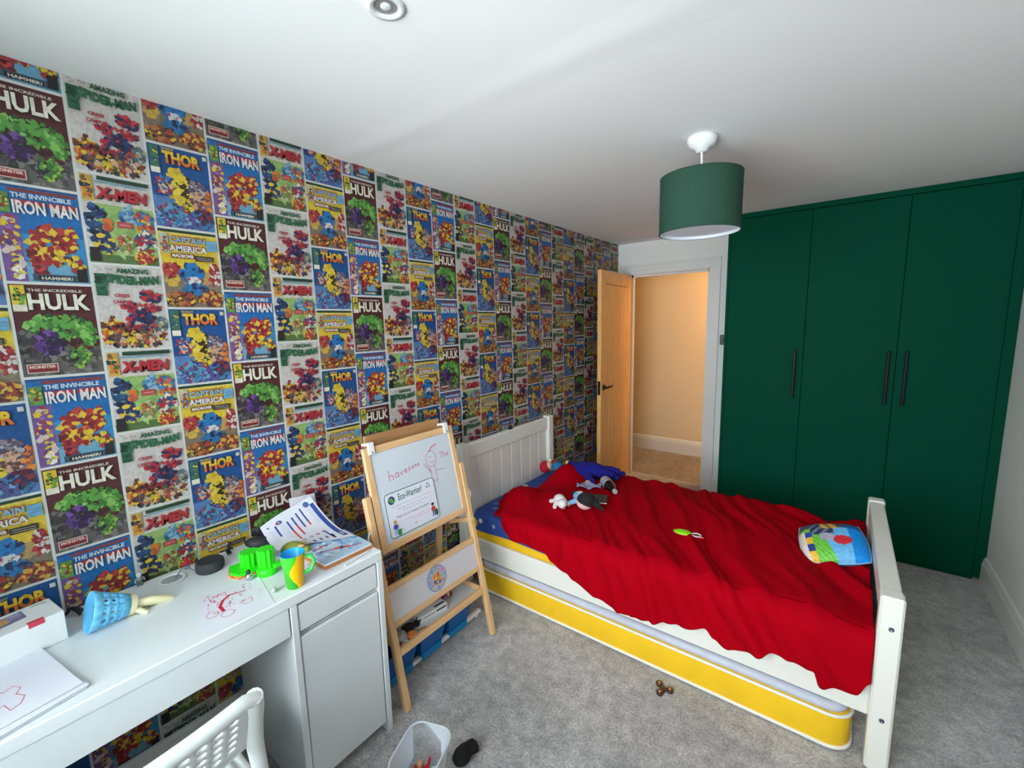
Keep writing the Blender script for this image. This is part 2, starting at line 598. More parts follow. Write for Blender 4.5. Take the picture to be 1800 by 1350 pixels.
lo = bpy.data.objects.new('hall_lamp_light', ld)
COL.objects.link(lo)
lo.location = (1.6, 4.56, 2.12)

# ------------------------------------------------------------------ wallpaper print: six abstract cover panels with lettering
INK = print_mat('wallpaper_ink', 0.5)
CW, PH, Z0 = 0.1733, 0.26268, 2.23755
GX, GZ = 0.0068, 0.0076
PWID, PHEI = CW - GX, PH - GZ
def U(v): return v * PWID
def V(v): return v * PHEI
class Cover(Ink):
    def __init__(s, seed):
        super().__init__(PWID, PHEI); s.rng = random.Random(seed)
    def poly(s, p, c):
        return super().poly(p, soft(c))
    def r(s, x0, y0, x1, y1, c): return s.rect(U(x0), V(y0), U(x1), V(y1), c)
    def t(s, t, x0, y0, x1, y1, c, **k): return s.text(t, U(x0), V(y0), U(x1), V(y1), c, **k)
    def sh(s, cx, cy, rx, ry, cols, n, size): return s.shards(U(cx), V(cy), U(rx), V(ry), cols, n, U(size), s.rng)
MAROON, GREEN, LGREEN, DGREEN = (92, 30, 34), (92, 168, 62), (140, 200, 90), (22, 70, 48)
YEL, RED, BLUE, LBLUE, NAVY, PURP = (245, 205, 40), (196, 36, 46), (20, 122, 196), (96, 186, 226), (32, 44, 96), (92, 50, 130)
CREAM, ORANGE, BROWN, FLESH, GREY, DARK = (240, 228, 206), (232, 120, 36), (130, 70, 40), (226, 172, 140), (130, 126, 122), (34, 30, 34)

def cover_maroon():
    c = Cover(11)
    c.r(0, 0, 1, 1, MAROON).up(); c.r(0, .66, 1, 1, (104, 98, 94)).r(0, .52, .2, .66, (70, 62, 62)).up()
    c.sh(.5, .85, .5, .16, [(80, 76, 74), (140, 134, 130), (60, 54, 54), (118, 110, 106)], 90, .07)
    c.sh(.12, .62, .12, .2, [(70, 60, 60), (120, 112, 108), (50, 40, 40)], 40, .06)
    c.sh(.8, .6, .2, .12, [(110, 36, 40), (70, 26, 30)], 30, .08)
    c.sh(.52, .46, .40, .13, [GREEN, LGREEN, (64, 130, 44), (46, 96, 40), GREEN], 110, .075)
    c.sh(.88, .58, .1, .1, [GREEN, LGREEN, (64, 130, 44)], 34, .06)
    c.sh(.36, .64, .16, .12, [PURP, (70, 34, 104), (120, 76, 160), (50, 26, 70)], 50, .07)
    c.sh(.72, .8, .11, .14, [GREEN, (64, 120, 44), (160, 200, 70), (36, 50, 30)], 46, .06)
    c.r(.015, .012, .175, .29, YEL).up(); c.sh(.09, .13, .07, .1, [GREEN, (90, 90, 30), YEL, DARK], 26, .04)
    c.r(.015, .22, .175, .29, CREAM).up()
    c.t('THE INCREDIBLE', .2, .045, .86, .075, CREAM, bold=.02); c.t('HULK', .2, .10, .95, .285, (60, 34, 26), bold=.05).up()
    c.t('HULK', .19, .095, .94, .275, (246, 238, 214), bold=.035).up()
    c.r(.05, .865, .42, .965, CREAM).up(); c.r(.06, .873, .41, .957, (176, 40, 44)).up()
    c.t('MONSTER', .08, .882, .39, .914, CREAM, bold=.03); c.t('UNLEASHED!', .08, .922, .39, .95, (60, 10, 14), bold=.03)
    return c
def cover_blue():
    c = Cover(22)
    c.r(0, 0, 1, .5, (14, 112, 190)).r(0, .5, 1, .8, (44, 146, 208)).r(0, .8, 1, 1, (110, 176, 210)).up()
    c.r(0, 0, 1, .025, (30, 80, 140)).r(.18, .03, .97, .062, (150, 52, 50)).up()
    c.r(0, .3, .25, 1, (126, 84, 158)).up()
    c.sh(.13, .62, .11, .3, [(150, 104, 180), (96, 60, 130), (176, 50, 66), (226, 200, 190), YEL, (160, 60, 90)], 60, .06)
    c.sh(.14, .9, .07, .06, [(250, 244, 236), (232, 210, 60)], 14, .05)
    c.sh(.58, .55, .26, .16, [(178, 36, 44), (140, 26, 36), (206, 60, 60), (178, 36, 44), (240, 200, 50)], 100, .075)
    c.sh(.5, .72, .24, .1, [YEL, (230, 180, 40), (178, 36, 44), (120, 24, 34)], 60, .065)
    c.sh(.85, .5, .07, .12, [YEL, (178, 36, 44)], 24, .05)
    c.sh(.4, .85, .1, .12, [(178, 36, 44), (120, 24, 34), (206, 60, 60)], 36, .06)
    c.sh(.85, .8, .1, .1, [(178, 36, 44), YEL, (120, 24, 34)], 26, .055)
    c.r(.3, .915, .97, .985, (60, 84, 104)).up(); c.r(.84, .84, .97, .985, DARK).up(); c.r(.36, .93, .80, .98, (30, 34, 40)).up()
    c.t('HAMMER!', .40, .938, .78, .974, CREAM, bold=.03)
    c.r(.015, .085, .175, .29, (96, 150, 60)).up(); c.sh(.09, .19, .07, .09, [(150, 50, 50), YEL, (60, 110, 40), (120, 170, 70)], 26, .04)
    c.t('THE INVINCIBLE', .2, .075, .9, .125, (225, 240, 248), bold=.03)
    c.r(.2, .145, .56, .20, (188, 44, 56)).r(.6, .145, .95, .20, (188, 44, 56)).up()
    c.t('IRON MAN', .2, .15, .97, .29, (244, 238, 228), bold=.03)
    return c
def cover_cream():
    c = Cover(33)
    c.r(0, 0, 1, 1, (218, 208, 200)).up(); c.sh(.5, .1, .5, .1, [(206, 196, 186), (224, 216, 208)], 24, .1)
    c.sh(.18, .76, .16, .14, [(176, 76, 40), ORANGE, (120, 50, 36), YEL, BROWN], 60, .065)
    c.sh(.5, .88, .48, .12, [BROWN, FLESH, (150, 66, 40), (50, 90, 60), YEL, DARK, (170, 120, 90), (200, 60, 44), (60, 66, 90)], 170, .055)
    c.sh(.42, .82, .1, .12, [YEL, (216, 180, 30), DARK], 30, .05)
    c.sh(.9, .72, .1, .12, [(96, 116, 130), (170, 160, 120), (70, 90, 100)], 30, .055)
    c.sh(.62, .50, .30, .055, [RED, (210, 50, 54), NAVY, (150, 26, 40), RED], 60, .055)
    c.sh(.78, .36, .16, .07, [RED, (210, 50, 54), NAVY, (150, 26, 40)], 44, .055)
    c.sh(.6, .62, .2, .07, [NAVY, (40, 56, 120), (30, 30, 60), RED], 60, .06)
    c.sh(.5, .74, .4, .05, [RED, (150, 26, 40), DARK, NAVY], 44, .045)
    c.r(.015, .10, .165, .36, (30, 96, 66)).up(); c.sh(.09, .22, .06, .1, [(20, 66, 46), (50, 120, 84)], 14, .05)
    c.t('The', .17, .03, .27, .06, (60, 60, 56)); c.t('AMAZING', .32, .025, .80, .085, (34, 100, 66), bold=.04)
    c.t('SPIDER-MAN', .17, .115, .95, .225, (26, 108, 66), bold=.055, arch=-.006)
    c.t('CRISIS', .25, .335, .47, .375, (196, 40, 56), bold=.04); c.t('on', .33, .383, .39, .402, (196, 40, 56)); c.t('CAMPUS!', .22, .41, .5, .452, (196, 40, 56), bold=.04)
    return c
def cover_lime():
    c = Cover(44)
    c.r(0, 0, 1, 1, (226, 214, 200)).up(); c.r(.15, .32, 1, .9, (158, 196, 104)).r(0, .9, 1, 1, (90, 120, 60)).up()
    c.sh(.5, .66, .3, .24, [(158, 196, 104), (170, 208, 116), (140, 180, 92), (196, 206, 150)], 50, .09)
    c.sh(.15, .55, .15, .2, [NAVY, (30, 70, 120), (20, 30, 60), (40, 96, 150)], 64, .07)
    c.sh(.22, .78, .16, .12, [YEL, NAVY, (220, 180, 40), (40, 60, 120)], 44, .06)
    c.sh(.62, .42, .12, .1, [(70, 140, 190), (150, 190, 210), (40, 90, 150)], 40, .06)
    c.sh(.84, .5, .14, .16, [YEL, (220, 100, 50), RED, (40, 110, 170), (70, 140, 190)], 70, .06)
    c.sh(.82, .74, .16, .13, [(40, 110, 170), RED, CREAM, (180, 50, 60), (60, 70, 110)], 60, .06)
    c.sh(.52, .77, .1, .12, [(210, 210, 150), (200, 120, 60), (120, 160, 80), (190, 60, 50)], 44, .045)
    c.sh(.8, .92, .16, .07, [RED, (230, 200, 60), (200, 60, 60)], 30, .06)
    c.sh(.3, .56, .07, .07, [ORANGE, (200, 80, 50)], 18, .05)
    c.r(.01, .83, .15, .985, DARK).up()
    c.r(.015, .015, .17, .30, (226, 170, 60)).up(); c.sh(.09, .14, .07, .11, [ORANGE, (120, 90, 40), YEL, (40, 60, 80)], 34, .045)
    c.r(.24, .01, .97, .055, DGREEN).r(.2, .068, .93, .085, (110, 170, 200)).up()
    c.t('X-MEN', .2, .135, .94, .275, (70, 14, 20), bold=.07, shear=.1).up(); c.t('X-MEN', .19, .125, .93, .262, (206, 40, 52), bold=.05, shear=.1)
    c.up(); c.r(.44, .505, .66, .575, (206, 70, 70)).up(); c.line([(U(.47), V(.54)), (U(.63), V(.54))], .0012, CREAM)
    return c
def cover_navy():
    c = Cover(55)
    c.r(0, 0, 1, 1, (12, 82, 156)).up(); c.r(0, .62, 1, 1, (86, 128, 190)).up()
    c.sh(.48, .58, .18, .26, [YEL, (250, 220, 70), (226, 186, 30), (60, 50, 20), YEL], 120, .075)
    c.sh(.42, .34, .12, .09, [YEL, (226, 186, 30)], 30, .07)
    c.sh(.74, .48, .12, .12, [(150, 130, 140), (110, 90, 110), (190, 180, 180), (80, 66, 80)], 50, .06)
    c.sh(.74, .62, .12, .1, [FLESH, (186, 120, 96), (110, 70, 70), FLESH], 56, .05)
    c.sh(.93, .62, .06, .16, [ORANGE, (240, 150, 60), (200, 90, 40)], 40, .055)
    c.sh(.82, .82, .16, .1, [(150, 40, 46), (110, 30, 40), NAVY, (60, 60, 90)], 60, .055)
    c.sh(.2, .5, .13, .12, [(186, 46, 56), (40, 70, 130), FLESH, (60, 130, 190)], 50, .05)
    c.sh(.3, .85, .3, .14, [(60, 130, 190), (126, 170, 214), (90, 80, 150), (186, 46, 56), (30, 60, 110), (70, 170, 200)], 140, .055)
    c.sh(.6, .93, .3, .06, [(126, 170, 214), (90, 80, 150), (40, 130, 180)], 50, .055)
    c.r(.015, .02, .16, .28, (60, 116, 90)).up(); c.sh(.09, .15, .06, .1, [(90, 150, 80), (40, 90, 110), YEL], 22, .04)
    c.r(.015, .28, .16, .35, CREAM).up()
    c.t('THE MIGHTY', .2, .022, .42, .048, YEL, bold=.03)
    c.t('THOR', .22, .06, .86, .22, (90, 30, 20), bold=.075).up(); c.t('THOR', .215, .055, .85, .212, (250, 200, 40), bold=.05).up()
    for p, col, L in list(c.items):
        if col == lin(soft((250, 200, 40))):
            q = clip_poly(p, 1, V(.14), False)
            if len(q) > 2: c.poly(q, (238, 120, 40))
    c.up(); c.r(.9, .03, .97, .08, (220, 214, 200))
    return c
def cover_yellow():
    c = Cover(66)
    c.r(0, 0, 1, .62, (244, 206, 44)).r(0, .62, 1, 1, (140, 122, 100)).up(); c.r(0, 0, 1, .035, DGREEN).r(.02, .045, .97, .055, (236, 226, 150)).up()
    c.sh(.5, .62, .5, .1, [(226, 180, 60), (200, 160, 90), (150, 130, 110)], 40, .1)
    c.sh(.16, .52, .16, .09, [(186, 44, 50), (150, 34, 40), (210, 80, 70)], 44, .07)
    c.sh(.9, .56, .09, .16, [(196, 46, 56), (230, 220, 214), (150, 36, 44), (196, 46, 56)], 56, .055)
    c.sh(.5, .56, .2, .13, [BLUE, (30, 96, 160), (60, 150, 210), NAVY, BLUE], 90, .07)
    c.sh(.52, .65, .12, .05, [CREAM, (190, 50, 56), (220, 220, 220)], 30, .045)
    c.sh(.52, .76, .22, .07, [BLUE, (30, 120, 180), NAVY], 50, .06)
    c.sh(.25, .9, .25, .1, [BROWN, (180, 60, 40), (90, 50, 36), YEL, (60, 50, 46), (200, 120, 60)], 120, .05)
    c.sh(.78, .88, .22, .1, [(176, 60, 50), ORANGE, (120, 46, 44), (230, 180, 60), (90, 60, 60)], 90, .055)
    c.r(.02, .06, .14, .3, (180, 200, 190)).up(); c.sh(.08, .2, .06, .1, [(60, 110, 170), (200, 180, 60), (180, 60, 60)], 30, .045)
    c.r(.8, .1, .98, .24, (110, 176, 214)).up(); c.line([(U(.82), V(.15)), (U(.96), V(.15))], .001, NAVY); c.line([(U(.82), V(.19)), (U(.96), V(.19))], .001, NAVY)
    c.t('CAPTAIN', .17, .075, .78, .165, (200, 60, 44), bold=.07).up(); c.t('CAPTAIN', .165, .088, .775, .165, (120, 196, 224), bold=.03)
    c.up(); c.t('AMERICA', .15, .185, .80, .275, (200, 60, 44), bold=.07).up(); c.t('AMERICA', .145, .198, .795, .275, (214, 232, 236), bold=.03)
    c.up(); c.r(.16, .3, .56, .362, (110, 40, 30)).r(.57, .315, .9, .385, (60, 50, 44)).up(); c.t('MADBOMB', .18, .308, .54, .353, (246, 236, 214), bold=.04)
    c.line([(U(.6), V(.335)), (U(.87), V(.345))], .001, CREAM); c.line([(U(.6), V(.36)), (U(.87), V(.37))], .001, CREAM)
    return c
COVERS = {k: f() for k, f in dict(maroon=cover_maroon, blue=cover_blue, cream=cover_cream, lime=cover_lime, navy=cover_navy, yellow=cover_yellow).items()}
place_fn = lambda x, y, h: (0.0006 + h, x, -y)
SHARED = {k: c.mesh('printed_panel', place_fn, INK) for k, c in COVERS.items()}
OFF = (0.0, -0.25246, 0.24574)
GROUPS = (('maroon', 'blue'), ('cream', 'lime'), ('navy', 'yellow'))
k_first = math.floor(FRONT / CW) + 1
for k in range(k_first, 25):
    g = (k - 1) % 3; blk = (k - 1) // 3
    ya = (k - 1) * CW + GX / 2
    if ya > D - 0.01: break
    for n in range(-1, 10):
        zt = Z0 - PH * (n + OFF[g]) - GZ / 2
        zb = zt - PHEI
        if zb > H - 0.005 or zt < 0.17: continue
        kind = GROUPS[g][(n + blk) % 2]
        clip = []
        if zt > H - 0.001: clip.append((1, zt - (H - 0.001), False))
        if zb < 0.158: clip.append((1, zt - 0.158, True))
        if ya + PWID > D - 0.002: clip.append((0, D - 0.002 - ya, True))
        if ya < FRONT + 0.002: clip.append((0, FRONT + 0.002 - ya, False))
        me = COVERS[kind].mesh('printed_panel', place_fn, INK, clip=clip) if clip else SHARED[kind]
        o = bpy.data.objects.new('printed_panel', me)
        COL.objects.link(o)
        o.parent = wall_left
        o.location = (0, ya, zt)

# ------------------------------------------------------------------ wardrobe
WG = mat('dark_green_wardrobe_paint', (0, 70, 49), 0.6, 0.02, 200, 0.02, 2, spec=0.05)
BLACKM = mat('black_metal', (10, 11, 11), 0.5, spec=0.25)
WX0, WX1, WY = 1.10, 2.54, 3.409
wd = thing('wardrobe', 'dark green built-in three-door wardrobe reaching the ceiling', 'wardrobe', ((WX0 + WX1) / 2, 3.70, 0))
def wl(x): return x - (WX0 + WX1) / 2
def wy(y): return y - 3.70
MB().box(wl(WX0), wl(WX0 + 0.018), wy(WY + 0.004), wy(3.996), 0, H - 0.001).build('side_panel', WG, wd)
MB().box(wl(2.512), wl(2.558), wy(WY + 0.002), wy(WY + 0.03), 0.02, H - 0.001).build('filler_strip', WG, wd)
MB().box(wl(WX0 + 0.02), wl(2.51), wy(WY + 0.0225), wy(3.99), 0.06, H - 0.03).build('carcass', WG, wd)
MB().box(wl(WX0 + 0.018), wl(2.512), wy(WY + 0.006), wy(WY + 0.022), 0, 0.018).build('plinth', WG, wd)
MB().box(wl(WX0 + 0.018), wl(2.512), wy(WY + 0.001), wy(WY + 0.021), H - 0.034, H - 0.001).build('top_filler', WG, wd)
for a, b, hx in ((WX0 + 0.02, 1.596, 1.552), (1.599, 2.073, 2.035), (2.076, 2.510, 2.119)):
    d = MB().box(wl(a), wl(b), wy(WY), wy(WY + 0.02), 0.022, H - 0.038, 0.0015).build('wardrobe_door', WG, wd)
    hb = MB().box(wl(hx) - 0.0075, wl(hx) + 0.0075, wy(WY - 0.036), wy(WY - 0.024), 1.015, 1.35, 0.003)
    for z in (1.05, 1.315):
        hb.cyl((wl(hx), wy(WY - 0.026), z), (wl(hx), wy(WY + 0.001), z), 0.006, n=10)
    tag(hb.build('handle', BLACKM, d), 'black bar handle')

# ------------------------------------------------------------------ open oak door
OAK = mat('oak_veneer', (238, 180, 110), 0.42, 0.08, 40, 0.16, 6, stretch=(14, 14, 1.0))
OAK2 = mat('oak_groove', (170, 118, 66), 0.5, 0.05, 40, 0.1, 6, stretch=(14, 14, 1.0))
DW = 0.726
ang = math.atan2(3.275 - 3.985, 0.150 - 0.118)
dr = tag(thing('door_1', 'oak plank door standing open against the comic wallpaper', 'door', (0.134, 3.975, 0), (0, 0, ang)), kind='structure')
del dr['category']
# local x runs from the hinge to the leading edge, local +y is the face seen from the bed
DZ0, DZ1 = 0.012, 1.992
leaf = MB().box(0, 0.105, -0.0175, 0.0175, DZ0, DZ1, 0.002).box(DW - 0.105, DW, -0.0175, 0.0175, DZ0, DZ1, 0.002)
leaf.box(0.105, DW - 0.105, -0.0175, 0.0175, DZ1 - 0.11, DZ1, 0.002).box(0.105, DW - 0.105, -0.0175, 0.0175, DZ0, DZ0 + 0.2, 0.002)
leaf.build('leaf_frame', OAK, dr)
MB().box(0.104, DW - 0.104, -0.006, 0.006, DZ0 + 0.19, DZ1 - 0.105).build('panel_core', OAK2, dr)
for i in range(6):
    a = 0.1075 + i * (DW - 0.215) / 6
    MB().box(a, a + (DW - 0.215) / 6 - 0.005, -0.0125, 0.0125, DZ0 + 0.203, DZ1 - 0.113, 0.003).build('plank', OAK, dr)
hm = mat('dark_bronze', (46, 40, 34), 0.4, metal=0.8)
for s in (1, -1):
    hd = MB().cyl((DW - 0.06, s * 0.0175, 1.0), (DW - 0.06, s * 0.024, 1.0), 0.026, n=20).build('handle_rose', hm, dr)
    lv = MB().cyl((DW - 0.06, s * 0.022, 1.0), (DW - 0.06, s * 0.058, 1.0), 0.009, n=12)
    lv.tube([(DW - 0.055, s * 0.055, 1.0), (DW - 0.09, s * 0.057, 1.004), (DW - 0.13, s * 0.057, 0.998), (DW - 0.165, s * 0.056, 1.006)], [0.009, 0.010, 0.009, 0.007], 10)
    tag(lv.build('lever', hm, hd), 'dark metal lever handle')
MB().box(DW - 0.001, DW + 0.0012, -0.012, 0.012, 0.94, 1.06).build('latch_plate', hm, dr)
for z in (0.25, 1.75):
    MB().cyl((-0.004, 0.0, z - 0.045), (-0.004, 0.0, z + 0.045), 0.006, n=10).build('hinge', hm, dr)

# light switch beside the doorway
sw = thing('light_switch', 'small dark light switch between the doorway and the green wardrobe', 'switch', (0.986, D, 1.385))
MB().box(-0.036, 0.036, -0.009, 0, -0.043, 0.043, 0.003).build('plate', mat('dark_grey_plastic', (66, 64, 60), 0.4), sw)
MB().box(-0.010, 0.010, -0.013, -0.008, -0.016, 0.016, 0.002).build('rocker', mat('black_plastic', (26, 26, 27), 0.4), sw)

# ------------------------------------------------------------------ ceiling lamp and downlight
WPL = mat('white_plastic', (236, 236, 234), 0.35)
pl = thing('pendant_lamp', 'green drum pendant lamp hanging over the bed', 'lamp', (1.301, 1.835, H))
MB().lathe([(0, 0), (0.056, 0), (0.058, -0.012), (0.05, -0.034), (0.026, -0.046), (0.02, -0.058), (0, -0.058)], 28).build('ceiling_rose', WPL, pl)
MB().tube([(0, 0, -0.05), (0.002, 0.001, -0.12), (0.001, 0, -0.20)], 0.0045, 8).build('cord', WPL, pl)
SR, ST, SB = 0.157, -0.150, -0.372
GS = mat('green_lamp_fabric', (46, 74, 62), 0.9, 0.15, 500, 0.03, 30, spec=0.1)
WLIN = mat('white_lamp_lining', (226, 230, 238), 0.6)
sh = MB().lathe([(SR, SB), (SR, ST)], 56).build('lamp_shade', GS, pl)
MB().lathe([(SR - 0.003, ST), (SR - 0.003, SB)], 56).build('shade_lining', WLIN, sh)
MB().lathe([(SR - 0.0035, ST), (SR + 0.0008, ST), (SR + 0.0008, ST - 0.006)], 56).build('rim', GS, sh)
MB().lathe([(SR + 0.0008, SB + 0.006), (SR + 0.0008, SB - 0.001), (SR - 0.0035, SB - 0.001)], 56).build('rim', GS, sh)
rg = MB()
for a in range(3):
    t = a * 2 * math.pi / 3
    rg.cyl((0.02 * math.cos(t), 0.02 * math.sin(t), ST - 0.03), ((SR - 0.003) * math.cos(t), (SR - 0.003) * math.sin(t), ST - 0.006), 0.0018, n=6)
rg.lathe([(0.018, ST - 0.036), (0.024, ST - 0.036), (0.024, ST - 0.026), (0.018, ST - 0.026)], 20)
rg.build('shade_carrier', WPL, pl)
MB().cyl((0, 0, -0.19), (0, 0, -0.25), 0.019, n=18).build('lamp_holder', WPL, pl)
MB().lathe([(0.013, -0.25), (0.016, -0.265), (0.03, -0.295), (0.03, -0.315), (0.018, -0.338), (0, -0.342)], 20).build('bulb', mat('frosted_bulb', (236, 236, 236), 0.3), pl)
# diffuser disc that closes the bottom of the drum
MB().lathe([(0, SB + 0.012), (SR - 0.004, SB + 0.012)], 48).lathe([(SR - 0.004, SB + 0.015), (0, SB + 0.015)], 48).build('diffuser', WLIN, pl)

dl = thing('downlight', 'round recessed ceiling downlight near the comic wallpaper', 'ceiling light', (0.923, 0.585, H))
MB().lathe([(0.0435, 0), (0.0435, -0.004), (0.036, -0.0055), (0.028, -0.004), (0.0265, -0.001)], 36).build('bezel', mat('white_enamel', (226, 228, 227), 0.3), dl)
MB().lathe([(0.0265, -0.001), (0.022, -0.0006), (0, -0.0006)], 28).build('reflector', mat('silver_reflector', (170, 170, 170), 0.3, metal=0.5), dl)
MB().ell((0, 0, -0.001), (0.013, 0.013, 0.004), 16, 8).build('led_lens', mat('lens_glass', (210, 212, 214), 0.12), dl)

# ------------------------------------------------------------------ desk
DKW = mat('white_desk_laminate', (226, 230, 232), 0.34, 0.015, 300)
DX, DY0, DY1 = 0.498, -0.283, 0.768
desk = thing('desk', 'white desk with drawer, cabinet and cluttered top against the comic wallpaper', 'desk', (0.255, 0.24, 0))
def dk(x0, x1, y0, y1, z0, z1, b=0.002): return MB().box(x0 - 0.255, x1 - 0.255, y0 - 0.24, y1 - 0.24, z0, z1, b)
dk(0.012, DX, DY0, DY1, 0.713, 0.750, 0.003).build('desk_top', DKW, desk)
dk(0.02, DX - 0.002, DY1 - 0.022, DY1, 0, 0.7125).build('side_panel', DKW, desk)
dk(0.02, DX - 0.002, 0.428, 0.450, 0, 0.7125).build('side_panel', DKW, desk)
dk(0.02, DX - 0.002, DY0, DY0 + 0.022, 0, 0.7125).build('side_panel', DKW, desk)
dk(0.045, 0.053, 0.4505, DY1 - 0.0225, 0.07, 0.7125, 0).build('back_panel', DKW, desk)
dk(0.055, DX - 0.03, 0.4505, DY1 - 0.0225, 0.045, 0.062, 0).build('cabinet_base', DKW, desk)
dk(0.055, DX - 0.02, 0.4505, DY1 - 0.0225, 0.5955, 0.6005, 0).build('cabinet_shelf', DKW, desk)
d1 = dk(DX - 0.022, DX - 0.005, 0.4535, DY1 - 0.0255, 0.6135, 0.703, 0.0025).build('drawer', DKW, desk)
dk(0.07, DX - 0.022, 0.458, DY1 - 0.03, 0.622, 0.69, 0).build('drawer_box', DKW, d1)
dk(DX - 0.022, DX - 0.005, 0.4535, DY1 - 0.0255, 0.050, 0.594, 0.0025).build('cabinet_door', DKW, desk)
d2 = dk(DX - 0.022, DX - 0.004, DY0 + 0.026, 0.4245, 0.6155, 0.7105, 0.0025).build('drawer', DKW, desk)
dk(0.09, DX - 0.022, DY0 + 0.034, 0.416, 0.63, 0.70, 0).build('drawer_box', DKW, d2)
dk(0.05, DX - 0.03, DY0 + 0.0225, 0.4275, 0.705, 0.7125, 0).build('top_rail', DKW, desk)
gr = MB().lathe([(0.036, 0.7502), (0.040, 0.7525), (0.037, 0.755), (0.031, 0.7545), (0.029, 0.7505), (0.029, 0.7502)], 32, (0.076 - 0.255, 0.245 - 0.24, 0)).build('cable_grommet', WPL, desk)
MB().lathe([(0.0, 0.7506), (0.029, 0.7506)], 24, (0.076 - 0.255, 0.245 - 0.24, 0)).build('grommet_hole', mat('grey_hole_shade', (168, 172, 176), 0.6), gr)  # flat grey disc, its colour stands in for the shade inside the hole

# ------------------------------------------------------------------ chair
CP = mat('white_chair_plastic', (236, 240, 238), 0.28)
ch = thing('chair', 'white plastic chair with perforated back pushed up to the desk', 'chair', (0.66, -0.035, 0))
CYL, CYR = -0.245, 0.245
def back_fn(u, v):
    y = CYL + 0.005 + (CYR - CYL - 0.01) * u
    e = (2 * u - 1)
    x = 0.068 + 0.075 * v + 0.03 * (1 - e * e) - 0.006 * v * v
    return (x, y, 0.585 + 0.165 * v)
bk = MB().perforated(back_fn, 15, 7, 0.36, lambda i, j: i in (0, 14) or j in (0, 6)).build('backrest', CP, ch)
so = bk.modifiers.new('thickness', 'SOLIDIFY'); so.thickness = 0.007; so.offset = 0
lipr = [0.016] * 21
MB().tube([(back_fn(i / 20, 1.0)[0], back_fn(i / 20, 1.0)[1], 0.752 - (0.012 if i in (0, 20) else 0)) for i in range(21)], lipr, 12).build('top_lip', CP, bk)
MB().tube([back_fn(i / 20, 0.0) for i in range(21)], 0.006, 8).build('bottom_lip', CP, bk)
for s in (1, -1):
    y = 0.243 * s
    pts = [(0.138, y - 0.006 * s, 0.748), (0.112, y + 0.001 * s, 0.70), (0.085, y + 0.004 * s, 0.635), (0.072, y + 0.007 * s, 0.575), (0.078, y + 0.010 * s, 0.50), (0.098, y + 0.014 * s, 0.38), (0.14, y + 0.02 * s, 0.20), (0.185, y + 0.024 * s, 0.0)]
    MB().tube(pts, [0.019, 0.021, 0.021, 0.019, 0.017, 0.017, 0.016, 0.014], 12).build('back_leg', CP, ch)
    pts = [(0.07, y + 0.008 * s, 0.43), (-0.05, y + 0.004 * s, 0.432), (-0.19, y, 0.43), (-0.225, y + 0.003 * s, 0.41), (-0.235, y + 0.008 * s, 0.3), (-0.245, y + 0.014 * s, 0.0)]
    MB().tube(pts, [0.016, 0.017, 0.018, 0.018, 0.016, 0.013], 12).build('front_leg', CP, ch)
def seat_fn(u, v):
    e = 2 * u - 1
    return (-0.225 + 0.30 * v, -0.232 + 0.464 * u, 0.452 - 0.012 * (1 - e * e) - 0.01 * math.sin(v * math.pi) + 0.012 * v)
st = MB().perforated(seat_fn, 22, 14, 0.22, lambda i, j: i < 2 or i > 19 or j < 2 or j > 11 or (i + j) % 2 == 0).build('seat', CP, ch)
so = st.modifiers.new('thickness', 'SOLIDIFY'); so.thickness = 0.010; so.offset = 0

# ------------------------------------------------------------------ bed
BW = mat('white_bed_paint', (236, 234, 224), 0.4, 0.03, 40, 0.015, 3)
BEDY0, BEDY1 = 1.648, 2.652
bed = thing('single_bed', 'white wooden single bed with panelled headboard against the wallpaper', 'bed', (1.0, 2.15, 0))
def bb(x0, x1, y0, y1, z0, z1, b=0.004): return MB().box(x0 - 1.0, x1 - 1.0, y0 - 2.15, y1 - 2.15, z0, z1, b)
hb = bb(0.022, 0.062, BEDY0 + 0.055, BEDY1 - 0.055, 0.765, 0.858, 0.006).build('headboard', BW, bed)
for y in (BEDY0, BEDY1 - 0.058):
    bb(0.020, 0.076, y, y + 0.058, 0, 0.868, 0.004).build('post', BW, hb)
bb(0.022, 0.062, BEDY0 + 0.055, BEDY1 - 0.055, 0.27, 0.34, 0.004).build('bottom_rail', BW, hb)
npl = 8
pw = (BEDY1 - BEDY0 - 0.116) / npl
for i in range(npl):
    bb(0.034, 0.050, BEDY0 + 0.058 + i * pw, BEDY0 + 0.058 + (i + 1) * pw - 0.003, 0.335, 0.77, 0.004).build('plank', BW, hb)
FX0, FX1 = 1.963, 2.028
fb = bb(FX0 + 0.004, FX1 - 0.004, BEDY0 + 0.058, BEDY1 - 0.058, 0.560, 0.648, 0.005).build('footboard', BW, bed)
for y in (BEDY0, BEDY1 - 0.06):
    p = bb(FX0, FX1, y, y + 0.06, 0, 0.654, 0.007).build('post', BW, fb)
    if y == BEDY0:
        for z in (0.545, 0.205):
            tag(MB().lathe([(0.0075, 0), (0.0075, 0.003), (0.004, 0.003), (0.003, 0.0012), (0, 0.0012)], 14).build('bolt', mat('zinc_bolt', (120, 122, 140), 0.35, metal=0.9), p, (0.998, y - 2.15 - 0.0001, z), (math.pi / 2, 0, 0)), 'small metal bolt head')
bb(FX0 + 0.012, FX1 - 0.012, BEDY0 + 0.058, BEDY1 - 0.058, 0.20, 0.27, 0.004).build('bottom_rail', BW, fb)
pw = (BEDY1 - BEDY0 - 0.12) / npl
for i in range(npl):
    bb(FX0 + 0.022, FX1 - 0.022, BEDY0 + 0.06 + i * pw, BEDY0 + 0.06 + (i + 1) * pw - 0.003, 0.265, 0.565, 0.004).build('plank', BW, fb)
bb(0.076, FX0, 1.676, 1.698, 0.182, 0.302, 0.004).build('side_rail', BW, bed)
